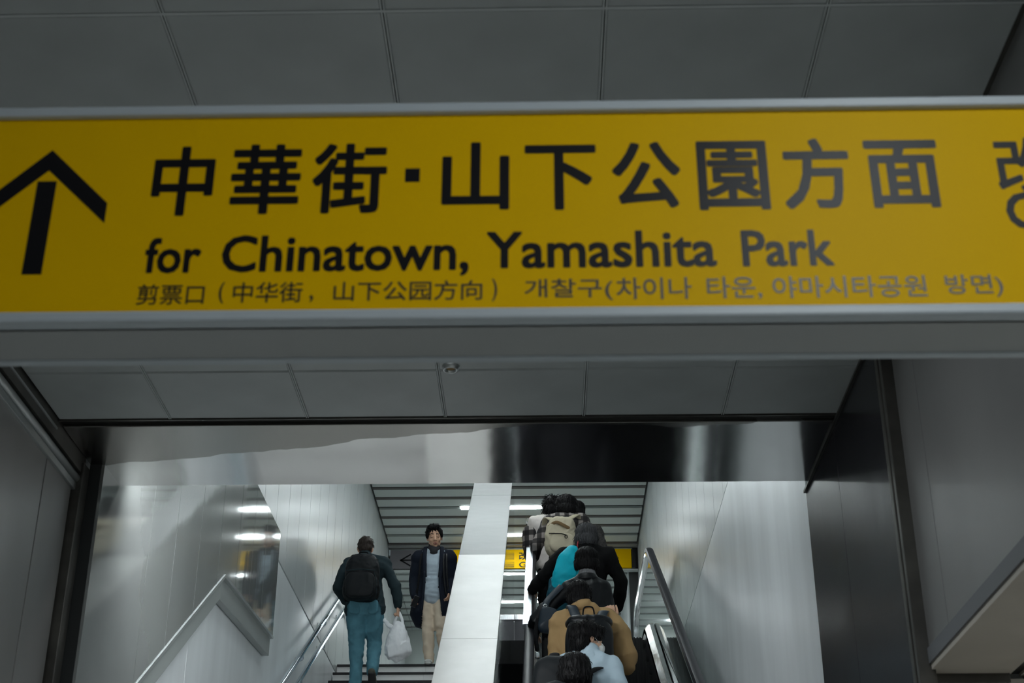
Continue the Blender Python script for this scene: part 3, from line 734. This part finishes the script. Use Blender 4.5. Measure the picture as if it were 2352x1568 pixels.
cl = lambda n, c, r=.85, **k: mat(n, c, r, spec=.25, **k)
M_jk = cl('slate_jacket', (.018, .034, .041)); M_jean = cl('blue_denim', (.10, .26, .33), var=(7, .3, one)); M_navy = cl('navy_wool', (.007, .011, .022))
M_knit = cl('pale_blue_knit', (.45, .54, .62)); M_khaki = cl('khaki_cotton', (.74, .62, .48)); M_blk = cl('black_fabric', (.005, .0055, .007)); M_pack = cl('black_pack_cloth', (.006, .008, .010), .6)
M_fleece = cl('black_fleece', (.0035, .0035, .004), .95); M_cyan = cl('cyan_nylon', (.004, .50, .64), .6); M_teal = cl('dark_teal_nylon', (.004, .06, .09), .6)
M_lea = mat('black_leather', (.004, .005, .007), .40, spec=.3, bump=[(40, .2, .003, one)]); M_bluelea = mat('slate_leather', (.022, .034, .048), .4, spec=.35)
M_tan = cl('tan_cotton', (.42, .27, .125)); M_sand = cl('sand_canvas', (.60, .53, .39)); M_beigep = cl('pale_shirt', (.80, .73, .69)); M_pale = cl('pale_blue_cotton', (.46, .58, .66))
M_dgrey = cl('dark_grey_knit', (.03, .03, .035)); M_white = cl('white_canvas', (.72, .72, .70)); M_shoe = cl('grey_suede', (.10, .10, .08))
M_brown = cl('brown_trim', (.22, .14, .07)); M_greyt = cl('grey_tweed', (.075, .07, .068), var=(60, .6, one))
# plaid
M_plaid = cl('plaid_flannel', (.30, .27, .25))
nt = M_plaid.node_tree; p = nt.nodes['Principled BSDF']; tc = nt.nodes['Texture Coordinate']
outs = []
for d in ('X', 'Z'):
    w_ = nt.nodes.new('ShaderNodeTexWave'); w_.bands_direction = d; w_.inputs['Scale'].default_value = 3.2 if d == 'X' else 2.6; w_.inputs['Distortion'].default_value = .5
    r_ = nt.nodes.new('ShaderNodeMapRange'); r_.inputs[1].default_value = .42; r_.inputs[2].default_value = .58; r_.inputs[3].default_value = .12; r_.inputs[4].default_value = 1
    nt.links.new(tc.outputs['Object'], w_.inputs[0]); nt.links.new(w_.outputs['Fac'], r_.inputs[0]); outs.append(r_)
mm = nt.nodes.new('ShaderNodeMath'); mm.operation = 'MULTIPLY'; nt.links.new(outs[0].outputs[0], mm.inputs[0]); nt.links.new(outs[1].outputs[0], mm.inputs[1])
cr = nt.nodes.new('ShaderNodeMix'); cr.data_type = 'RGBA'; cr.inputs[6].default_value = (.018, .016, .018, 1); cr.inputs[7].default_value = (.36, .32, .30, 1)
nt.links.new(mm.outputs[0], cr.inputs[0]); nt.links.new(cr.outputs[2], p.inputs['Base Color'])


# man in jeans climbing the stairs, seen from behind
BM = Person('man', (-1.85, 14.8, 3.52), 0, 'person in blue jeans and dark jacket climbing the stairs, seen from behind')
BM.set(head=(-.05, .10, 1.60), neck=(-.035, .03, 1.475), shL=(-.215, .0, 1.41), shR=(.175, .0, 1.41), elL=(-.30, -.03, 1.13), elR=(.30, -.04, 1.15), wrL=(-.235, .20, 1.06), wrR=(.335, -.02, .945),
       pelvis=(.0, -.07, .97), hipL=(-.095, -.07, .90), hipR=(.095, -.06, .90), kneeL=(-.075, -.02, .50), kneeR=(.095, .06, .56), ankL=(-.06, -.12, .10), ankR=(.105, -.10, .235), hr=(-.15, 0, .05), hs=.98)
BM.body([dict(wrist=BM.wrR+Vector((0, 0, -.015)), d=(.02, .05, -1), up=(1, -.2, 0), curl=1.35, side=1), dict(wrist=BM.wrL, d=(.1, 1, -.3), up=(0, 0, 1), curl=.6, side=-1)])
BM.hair('short', M_hairb, 210, .03, wild=.15)
BM.trousers(M_jean, 1.10, waist=.07)
for s_ in (-1, 1):
    bm = bmesh.new(); rbox(bm, (s_*.095, -.205, .885), (.062, .012, .072), (0.1, 0, -s_*.45)); bm.transform(Matrix.Translation((0, .012, 0))); sculpt('back_pocket', bm, M_jean, BM.root, .008, 1)
BM.shoes(M_shoe, dirs=((0, 1, 0), (0, .8, -.55)))
bm = bmesh.new(); tube(bm, [(0, -.07, 1.015), (0, -.07, 1.03)], [(.168, .124), (.166, .122)], 20, ref=(1, 0, 0), cap=1)
sculpt('shirt_hem', bm, M_white, BM.root, .012, 1)
jk = BM.top('jacket', M_jk, 1.0, length=.10, flare=.03, arm_len=.97, folds=((.013, 4, (1, 1, 1.8)), (.005, 13, one)),
            cut=lambda c: (c.y < -.02 and abs(c.x) < .175 and c.z < 1.035-6*max(0, abs(c.x)-.02)**2))
bm = bmesh.new(); tube(bm, [(-.04, .03, 1.46), (-.045, .05, 1.53)], [(.075, .07), (.068, .062)], 16); sculpt('collar', bm, M_jk, BM.root, .009, 2)
pk = tag(empty('backpack', (-1.88, 14.66, 4.42)), 'black backpack on the back of the person in jeans', 'backpack')
bm = bmesh.new(); rbox(bm, (0, -.10, .285), (.178, .115, .245), p=3.2); rbox(bm, (0, -.11, .16), (.188, .125, .13), p=3.5)
sculpt('main_bag', bm, M_pack, pk, .011, 3, ((.007, 8, one), (.003, 20, one)))
bm = bmesh.new(); rbox(bm, (0, -.215, .17), (.150, .035, .135), p=4); sculpt('front_pocket', bm, M_pack, pk, .010, 2, ((.005, 9, one),))
strap('zip', [(-.15, -.215, .32), (0, -.245, .325), (.15, -.215, .32)], .005, M_jk, pk, .004, ref=(0, 0, 1))
strap('zip', [(.135, -.20, .31), (.165, -.20, .2), (.168, -.19, .06)], .003, M_jk, pk, .004)
strap('top_handle', [(-.045, -.05, .52), (-.04, -.06, .565), (.04, -.06, .565), (.045, -.05, .52)], .010, M_blk, pk, .006, ref=(0, 1, 0))
for s_ in (-1, 1): strap('shoulder_strap', [(s_*.10, -.06, .50), (s_*.115, .04, .515), (s_*.12, .16, .46), (s_*.15, .20, .30), (s_*.17, .10, .12), (s_*.15, -.02, .06)], .03, M_blk, pk, .009)
# carrier bag
cb = tag(empty('carrier_bag', (-1.505, 14.78, 3.93)), 'white plastic carrier bag hanging from the hand of the person in jeans', 'bag')
M_plastic = mat('white_plastic_film', (.90, .92, .95), .35, spec=.5)
bm = bmesh.new()
tube(bm, [(-.01, 0, .015), (-.005, 0, .10), (0, 0, .22), (0, 0, .31), (.0, 0, .36)], [(.125, .075), (.145, .082), (.105, .062), (.065, .035), (.045, .02)], 18, ref=(1, 0, 0), cap=1)
rbox(bm, (.01, -.005, .07), (.125, .07, .075), (0, -.28, .15), p=5)
sculpt('film', bm, M_plastic, cb, .007, 1, ((.011, 9, (1.2, 1, .5)), (.004, 24, (1, 1, .5))))
bm = bmesh.new(); tube(bm, spline([(-.06, -.01, .30), (-.10, -.02, .33), (-.145, -.02, .375), (-.135, -.01, .40)], 3), [(.02, .006), (.03, .008), (.03, .008), (.028, .008), (.028, .008), (.024, .008), (.022, .006), (.02, .006), (.016, .005), (.01, .004)], 8); sculpt('loose_corner', bm, M_plastic, cb, .007, 1, ((.006, 14, one),))
for s_ in (-1, 1):
    strap('handle', [(s_*.05, -.01*s_, .31), (s_*.035, -.01*s_, .39), (s_*.012, 0, .445), (0, 0, .47)], .015, M_plastic, cb, .004)

# man coming down in an open navy coat
DM = Person('man', (-1.27, 16.25, LZ), math.pi, 'person in open navy coat and khaki trousers coming down the stairs')
DM.set(head=(.0, .035, 1.54), neck=(0, -.02, 1.385), shL=(-.175, 0, 1.315), shR=(.175, 0, 1.315), elL=(-.23, -.06, 1.04), elR=(.225, -.03, 1.04), wrL=(-.20, .10, .86), wrR=(.20, .10, .815),
       pelvis=(0, 0, .86), hipL=(-.085, 0, .80), hipR=(.085, 0, .80), kneeL=(-.105, .09, .47), kneeR=(.045, .05, .44), ankL=(-.16, -.02, .12), ankR=(.02, .07, .085), hr=(-.28, .06, .14), hs=1.12)
DM.body([dict(wrist=DM.wrR+Vector((0, .01, -.01)), d=(-.06, .2, -1), up=(.6, .6, 0), curl=.7, side=-1), dict(wrist=DM.wrL, d=(.2, .3, -1), up=(-1, .2, 0), curl=.4, side=1)])
DM.hair('quiff', M_hair, 135, .025, wild=.05)
def onhead(name, fn, m, P_=DM):
    bm = bmesh.new(); fn(bm); bm.transform(P_.HM); return bmo(name, bm, m, P_.root, smooth=True)
for s_ in (-1, 1):
    onhead('eyebrow', lambda b: tube(b, spline([(s_*.014, .0935, .026), (s_*.032, .092, .033), (s_*.050, .080, .027)], 4), [(.0022, .0035)]*9, 8), M_hair)
    onhead('eye', lambda b: tube(b, spline([(s_*.018, .0915, -.001), (s_*.032, .0925, -.005), (s_*.046, .084, -.001)], 4), [(.0018, .0022)]*9, 8), M_hair)
    onhead('earbud', lambda b: (ell(b, (s_*.084, .010, -.012), (.007, .009, .009), sub=2), tube(b, [(s_*.086, .012, -.012), (s_*.083, .018, -.042)], [.0045, .004], 8)), M_white)
onhead('lips', lambda b: (tube(b, [(-.021, .088, -.066), (0, .0985, -.0655), (.021, .088, -.066)], [.003, .0055, .003], 8, ref=(0, 0, 1)), tube(b, [(-.018, .087, -.074), (0, .0985, -.075), (.018, .087, -.074)], [.003, .006, .003], 8, ref=(0, 0, 1))), M_lips)
DM.trousers(M_khaki, 1.0, waist=.0, folds=((.010, 6, (1, 1, 1.5)), (.004, 14, one)))
DM.shoes(M_white, M_white)
sw = DM.top('sweater', M_knit, .95, length=.03, sleeves=(False, False), folds=((.010, 5, (.6, 1, 3.0)), (.004, 12, one)), cut=lambda c: abs(c.x) > .125 or c.y < -.02 or c.z > 1.40)
bm = bmesh.new(); tube(bm, [(0, .04, 1.33), (0, .02, 1.37), (0, .008, 1.41), (0, .018, 1.45)], [(.06, .09), (.088, .092), (.076, .074), (.064, .062)], 18)
sculpt('turtleneck', bm, M_dgrey, DM.root, .008, 1, ((.003, 20, (.3, .3, 3)),))
sw.location = (0, .018, 0)
DM.top('coat', M_navy, 1.15, length=.24, flare=.045, arm_len=1.0, thick=.012, folds=((.005, 4, (1, 1, .8)), (.002, 12, one)),
       cut=lambda c: c.y > .045 and -.075-.10*max(0, 1.0-c.z) < c.x < .085+.06*max(0, 1.0-c.z) and c.z < 1.42)
for s_ in (-1, 1): strap('lapel', [(s_*.075, -.03, 1.435), (s_*.095, .07, 1.40), (s_*.098, .142, 1.28), (s_*.094, .157, 1.12), (s_*.088, .157, 1.02)], .024, M_navy, DM.root, .008)
strap('front_edge', [(-.086, .165, 1.08), (-.090, .172, .92), (-.108, .178, .78), (-.125, .172, .63)], .016, M_navy, DM.root, .010)
strap('front_edge', [(.094, .165, 1.08), (.094, .172, .92), (.102, .178, .78), (.112, .172, .63)], .016, M_navy, DM.root, .010)
for z in (1.02, .90): bm = bmesh.new(); ell(bm, (-.075, .158, z), (.010, .004, .010), sub=2); bmo('button', bm, M_blk, DM.root, smooth=True)
pk = tag(empty('backpack', (-1.27, 16.4, 5.05)), 'black leather backpack worn by the person in the navy coat', 'backpack')
bm = bmesh.new(); rbox(bm, (0, .12, .2), (.14, .09, .2)); sculpt('main_bag', bm, M_lea, pk, .013, 2)
for s_ in (-1, 1):
    for w_ in ((0, .033) if s_ > 0 else (.02,)): strap('shoulder_strap', [(s_*(.115+w_), .05, .47), (s_*(.112+w_), -.15, .475), (s_*(.118+w_), -.27, .42), (s_*(.125+w_), -.315, .30), (s_*(.135+w_), -.305, .12), (s_*(.16+w_), -.28, -.06)], .012, M_lea if s_ > 0 else M_blk, pk, .006)
ph = tag(empty('phone', (-1.27-.185, 16.25-.17, LZ+.735)), 'dark phone held in the lowered hand of the person in navy coat', 'phone')
b = box('case', -.033, .033, -.006, .006, -.075, .06, mat('phone_case', (.02, .012, .03), .25), ph, bevel=.004); b.rotation_euler = (.15, .35, .25)
box('screen', -.029, .029, -.0075, -.006, -.070, .055, mat('phone_glass', (.01, .01, .012), .08), ph).rotation_euler = (.15, .35, .25)

# the queue on the escalator, far to near
GQ = 'people standing on the escalator'
E1 = Person('p', (.11, 15.55, LZ), 0, 'person in pale shirt with curly black hair at the escalator top', GQ)
E1.set(**std(h=1.80, head=(-.1, 0, -.15), wrL=(-.22, .18, 1.02), elL=(-.26, 0, 1.20), shL=(-.21, 0, 1.47)))
E1.body(); E1.hair('full', M_hair, 330, .04, wild=.5); E1.trousers(M_blk); E1.shoes(M_blk)
E1.top('shirt', M_beigep, 1.08, length=.05)
bm = bmesh.new(); tube(bm, [E1.shL+Vector((-.045, .01, -.12)), E1.elL, E1.elL*.3+E1.wrL*.7], [.094, .088, .078], 14); sculpt('sleeve', bm, M_plaid, E1.root, .013, 2, ((.010, 6, one),))
E2 = Person('p', (.42, 15.85, LZ), 0, 'person in grey tweed jacket and glasses at the escalator top', GQ)
E2.set(**std(h=1.83, head=(-.1, 0, .25)))
E2.head = Vector((-.06, .02, 1.70)); E2.HM = Matrix.Translation((-.035, .02, 1.685)) @ Euler((-.1, 0, .25), 'ZYX').to_matrix().to_4x4() @ Matrix.Scale(1.08, 4)
E2.body(); E2.hair('short', M_hair, 90, .02, wild=.02); E2.trousers(M_blk); E2.shoes(M_blk)
E2.top('jacket', M_greyt, 1.02, length=.08)
strap('shoulder_strap', [(.10, -.10, 1.36), (.115, -.08, 1.50), (.12, .04, 1.52), (.13, .13, 1.38)], .022, M_sand, E2.root, .008)
bm = bmesh.new()
for s_ in (-1, 1): tube(bm, spline([(s_*.08, -.01, .0), (s_*.082, .05, .004), (s_*.07, .10, .002)], 3), [.0025]*7, 6)
bm.transform(E2.HM); bmo('glasses', bm, M_blk, E2.root, smooth=True)
E3 = Person('p', (.25, 14.88, 4.09), 0, 'person with big round black hair and checked shirt carrying a sand coloured rucksack', GQ)
E3.set(**std(h=1.64, head=(-.15, 0, 0), shL=(-.20, 0, 1.31), shR=(.16, 0, 1.33), elL=(-.315, -.02, 1.06), wrL=(-.345, .16, .98), neck=(0, -.01, 1.40), elR=(.21, 0, 1.06)))
E3.body(); E3.hair('big', M_hair, 300, .025, wild=.15); E3.trousers(M_blk); E3.shoes(M_blk)
E3.top('checked_shirt', M_plaid, 1.12, length=.10, folds=((.016, 4, one), (.006, 12, one)))
bm = bmesh.new(); tube(bm, [(-.07, -.05, 1.36), (0, -.085, 1.345), (.07, -.05, 1.36)], [(.03, .05)]*3, 12); sculpt('collar', bm, M_plaid, E3.root, .01, 1)
pk = tag(empty('rucksack', (.18, 14.74, 4.93)), 'sand canvas rucksack worn high on the escalator by the person in checked shirt', 'backpack')
bm = bmesh.new(); rbox(bm, (0, -.12, .21), (.165, .13, .23), (0, .12, 0), p=2.8); sculpt('main_bag', bm, M_sand, pk, .012, 3, ((.010, 6, one), (.004, 16, one)))
bm = bmesh.new(); rbox(bm, (.01, -.235, .12), (.125, .035, .11), (0, .10, 0), p=3); sculpt('front_pocket', bm, M_sand, pk, .010, 2, ((.006, 9, one),))
strap('trim', [(-.125, -.20, .30), (-.05, -.255, .335), (.03, -.262, .30), (.09, -.245, .27)], .006, M_brown, pk, .018, ref=(0, 1, 0))
strap('zip', [(-.12, -.25, .215), (0, -.282, .20), (.06, -.275, .185)], .006, M_blk, pk, .005, ref=(0, 1, 0))
bm = bmesh.new(); tube(bm, [(.055+.014*math.cos(a), -.288, .165+.018*math.sin(a)) for a in [math.pi*k/6 for k in range(13)]], [.0035]*13, 6, cap=0); bmo('ring_pull', bm, M_blk, pk, smooth=True)
strap('shoulder_strap', [(-.07, -.10, .40), (-.12, -.09, .44), (-.16, .0, .46), (-.17, .13, .40)], .028, M_sand, pk, .009)
strap('shoulder_strap', [(.06, -.09, .40), (.13, -.07, .46), (.19, .0, .50), (.19, .13, .42)], .028, M_sand, pk, .009)
# grey haired man
E4 = Person('p', (.40, 13.0, 3.03), 0, 'grey haired person in black fleece with a hand on the left escalator rail', GQ)
E4.set(**std(h=1.70, head=(-.12, 0, 0), shL=(-.20, 0, 1.38), shR=(.19, 0, 1.38), elL=(-.40, .02, 1.17), wrL=(-.50, .14, 1.09), elR=(.31, -.03, 1.10), wrR=(.27, .10, .90)))
E4.body([dict(wrist=E4.wrL, d=(-.25, .8, -.2), up=(0, 0, 1), curl=.7, side=-1), dict(wrist=E4.wrR, d=(0, .3, -1), up=(1, 0, 0), curl=.7, side=1)])
E4.hair('full', M_hairg, 240, .035, wild=.12); E4.trousers(M_blk); E4.shoes(M_blk)
E4.top('fleece', M_fleece, 1.05, length=.08, sl=1.05, folds=((.016, 4, one), (.005, 12, one)))
bm = bmesh.new(); tube(bm, [(0, -.01, 1.42), (0, .0, 1.485)], [(.095, .085), (.082, .075)], 18); sculpt('collar', bm, M_fleece, E4.root, .01, 1)
bm = bmesh.new(); tube(bm, [(.088*math.cos(a), .005+.082*math.sin(a), 1.515) for a in [math.pi+math.pi*k/10 for k in range(11)]], [.006]*11, 6); bmo('collar_piping', bm, M_pale, E4.root, smooth=True)
strap('red_cord', [(-.075, -.05, 1.50), (-.085, -.09, 1.45), (-.09, -.11, 1.40)], .006, mat('red_cord', (.35, .02, .03), .6), E4.root, .005)
pk = tag(empty('backpack', (.23, 12.86, 3.90)), 'bright cyan and dark teal backpack of the grey haired person', 'backpack')
bm = bmesh.new(); tube(bm, [(-.06, -.09, .10), (-.03, -.13, .22), (.0, -.13, .36), (.03, -.09, .46)], [(.10, .09), (.125, .11), (.11, .10), (.06, .07)], 16, ref=(1, 0, 0)); sculpt('main_bag', bm, M_cyan, pk, .012, 2, ((.012, 5, (1, 1, .7)), (.005, 14, one)))
bm = bmesh.new(); tube(bm, [(-.10, -.06, -.08), (-.085, -.09, .06), (-.12, -.03, .18)], [(.12, .09), (.12, .10), (.07, .07)], 14, ref=(1, 0, 0)); sculpt('lower_pocket', bm, M_teal, pk, .012, 2, ((.01, 6, one),))
strap('shoulder_strap', [(.0, -.08, .44), (-.02, .02, .49), (-.03, .14, .42)], .026, M_teal, pk, .008)
# leather jacket
E5 = Person('p', (.37, 12.1, 2.51), 0, 'person in black leather jacket with grey collar, shoulder bag at left hip', GQ)
E5.set(**std(h=1.68, head=(-.1, 0, .05), neck=(0, -.01, 1.40), shL=(-.16, 0, 1.29), shR=(.14, 0, 1.29), elL=(-.45, -.02, 1.0), wrL=(-.46, .20, .94), elR=(.19, .02, 1.05), wrR=(.16, .18, .95)))
E5.body([dict(wrist=E5.wrL, d=(.05, 1, -.1), up=(0, 0, 1), curl=.7, side=-1)]); E5.hair('full', M_hair, 180, .03, wild=.06); E5.trousers(M_blk); E5.shoes(M_blk)
E5.top('leather_jacket', M_lea, .96, length=.05, sl=1.1, folds=((.014, 4, one), (.006, 11, one)))
bm = bmesh.new(); tube(bm, [(0, -.02, 1.39), (0, -.015, 1.435)], [(.084, .082), (.072, .070)], 18); sculpt('grey_collar', bm, cl('heather_grey', (.20, .20, .21), var=(60, .4, one)), E5.root, .01, 1)
bm = bmesh.new(); tube(bm, [(0, -.02, 1.35), (0, -.018, 1.39)], [(.110, .098), (.090, .088)], 18, cap=1); sculpt('leather_collar', bm, M_lea, E5.root, .01, 1)
hb = tag(empty('shoulder_bag', (.03, 11.95, 3.38)), 'slate leather shoulder bag with metal clips beside the leather jacket', 'bag')
bm = bmesh.new(); rbox(bm, (0, 0, .10), (.075, .05, .11), (0, .18, 0), p=3.5); sculpt('pouch', bm, M_bluelea, hb, .01, 2, ((.008, 7, one),))
strap('strap', [(-.02, 0, .20), (-.01, .02, .26), (.03, .05, .32), (.12, .08, .42)], .028, M_bluelea, hb, .006)
strap('hanging_strap', [(-.08, .0, .12), (-.10, -.01, .0), (-.09, -.01, -.16)], .018, M_blk, hb, .006)
bm = bmesh.new(); rbox(bm, (-.09, -.012, -.20), (.02, .012, .028)); bmo('buckle', bm, M_chrome, hb, smooth=True)
bm = bmesh.new(); tube(bm, [(-.02+.016*math.cos(a), -.03, .215+.012*math.sin(a)) for a in [math.pi*k/6 for k in range(13)]], [.005]*13, 6, cap=0); bmo('clip', bm, M_chrome, hb, smooth=True)
# tan coat
E6 = Person('p', (.27, 10.9, 1.82), 0, 'person in loose tan coat with right hand raised to a backpack strap', GQ)
E6.set(**std(h=1.68, head=(-.25, 0, -.05), shL=(-.15, -.02, 1.35), shR=(.19, -.02, 1.36), elL=(-.18, .0, 1.08), elR=(.335, -.02, 1.09), wrL=(-.12, .16, 1.0), wrR=(.245, .03, 1.33), neck=(.01, -.02, 1.43)))
E6.body([dict(wrist=E6.wrR+Vector((.0, -.01, .02)), d=(-.10, -.42, .9), up=(.25, -.9, -.3), curl=1.0, side=-1, spread=.22, s=1.1)])
E6.hair('long_fringe', M_hair, 240, .03, wild=.08); E6.trousers(M_blk); E6.shoes(M_blk)
E6.top('coat', M_tan, 1.12, length=.25, flare=.05, sl=1.0, arm_len=.6, folds=((.018, 3.5, (1, 1, .7)), (.007, 10, one)))
bm = bmesh.new()
tube(bm, [(.20, -.02, 1.35), (.27, -.03, 1.22), (.31, -.03, 1.12), (.29, .0, 1.22), (.26, .01, 1.27)], [(.09, .09), (.12, .11), (.10, .10), (.09, .08), (.06, .06)], 14); tube(bm, [(.24, -.02, 1.30), (.33, -.03, 1.05), (.335, -.02, 1.0)], [.08, .105, .075], 14)
sculpt('wide_sleeve', bm, M_tan, E6.root, .012, 2, ((.014, 5, (1, 1, .6)), (.006, 12, (1, 1, .6))))
bm = bmesh.new(); tube(bm, spline([(-.09, -.02, 1.40), (-.02, -.07, 1.435), (.06, -.09, 1.45), (.14, -.06, 1.40)], 3), [.025, .032, .038, .042, .045, .042, .04, .035, .03, .02], 12); sculpt('hood', bm, M_tan, E6.root, .01, 2, ((.012, 6, one),))
pk = tag(empty('backpack', (.33, 10.74, 2.58)), 'black leather backpack with broad slate straps on the tan coat', 'backpack')
bm = bmesh.new(); rbox(bm, (0, -.13, .27), (.175, .12, .25), p=4); sculpt('main_bag', bm, M_lea, pk, .012, 2, ((.006, 7, one),))
bm = bmesh.new(); rbox(bm, (0, -.12, .49), (.172, .112, .045), (0, .0, 0), p=3); sculpt('top_flap', bm, M_lea, pk, .011, 2, ((.008, 7, one),))
strap('shoulder_strap', [(-.075, -.06, .50), (-.10, .0, .60), (-.125, .06, .675), (-.13, .20, .62)], .038, M_bluelea, pk, .009)
strap('shoulder_strap', [(.075, -.06, .50), (.10, .0, .58), (.125, .06, .63), (.13, .20, .58)], .038, M_bluelea, pk, .009)
strap('top_handle', [(-.045, -.12, .52), (-.035, -.12, .60), (0, -.12, .615), (.035, -.12, .60), (.045, -.12, .52)], .008, M_blk, pk, .006, ref=(0, 1, 0))
# masked passenger in profile
E7 = Person('p', (.30, 9.85, 1.21), 0, 'person in pale blue top with white face mask looking to the right', GQ)
E7.set(**std(h=1.68, head=(-.15, 0, -1.12), shL=(-.20, 0, 1.34), shR=(.15, -.02, 1.34), elL=(-.25, 0, 1.08), elR=(.225, -.05, 1.08), wrL=(-.22, .1, .9), wrR=(.23, .06, .9)))
E7.body(); E7.hair('long_fringe', M_hair, 300, .04, wild=.1); E7.trousers(M_blk); E7.shoes(M_blk)
E7.top('sweatshirt', M_pale, 1.02, length=.05)
bm = bmesh.new(); tube(bm, [(0, -.02, 1.385), (.01, -.01, 1.44)], [(.085, .08), (.068, .064)], 16); sculpt('collar', bm, M_pale, E7.root, .009, 1)
bm = bmesh.new(); ell(bm, (0, .072, -.055), (.058, .048, .056)); ell(bm, (0, .095, -.030), (.022, .032, .024))
mk = sculpt('face_mask', bm, M_white, E7.root, .006, 3, ((.003, 14, (.3, 1, 3)),), M=E7.HM)
bm = bmesh.new()
for s_ in (-1, 1): tube(bm, spline([(s_*.055, .06, -.03), (s_*.078, .02, -.012), (s_*.083, -.005, .008)], 3), [.002]*7, 6)
bm.transform(E7.HM); bmo('ear_loop', bm, M_white, E7.root, smooth=True)
pk = tag(empty('backpack', (.13, 9.70, 2.13)), 'black backpack of the masked person', 'backpack')
bm = bmesh.new(); rbox(bm, (-.02, -.12, .19), (.19, .12, .22)); sculpt('main_bag', bm, M_pack, pk, .013, 2, ((.006, 7, one),))
strap('shoulder_strap', [(.12, -.05, .30), (.23, .03, .375), (.25, .12, .37), (.25, .25, .28)], .026, M_blk, pk, .008)
strap('shoulder_strap', [(-.09, -.05, .38), (-.06, .06, .48), (-.06, .2, .4)], .032, M_blk, pk, .010)
# nearest passenger
E8 = Person('p', (.19, 9.13, .79), 0, 'nearest person on the escalator, dark hair and black jacket, at the bottom edge', GQ)
E8.set(**std(h=1.68, head=(-.2, 0, 0), elL=(-.30, 0, 1.1), shL=(-.215, 0, 1.38)))
E8.body(); E8.hair('full', M_hair, 240, .03, wild=.08); E8.trousers(M_blk); E8.shoes(M_blk)
E8.top('jacket', M_blk, 1.12, length=.1)
bm = bmesh.new(); tube(bm, spline([(-.30, -.06, 1.33), (-.22, -.08, 1.37), (-.12, -.08, 1.40), (0, -.08, 1.38)], 3), [.05, .055, .06, .06, .065, .06, .06, .055, .05, .04], 12); sculpt('hood', bm, M_pack, E8.root, .012, 2, ((.01, 6, one),))
for P_ in (BM, DM, E1, E2, E3, E4, E5, E6, E7, E8): P_.root.name = 'person'
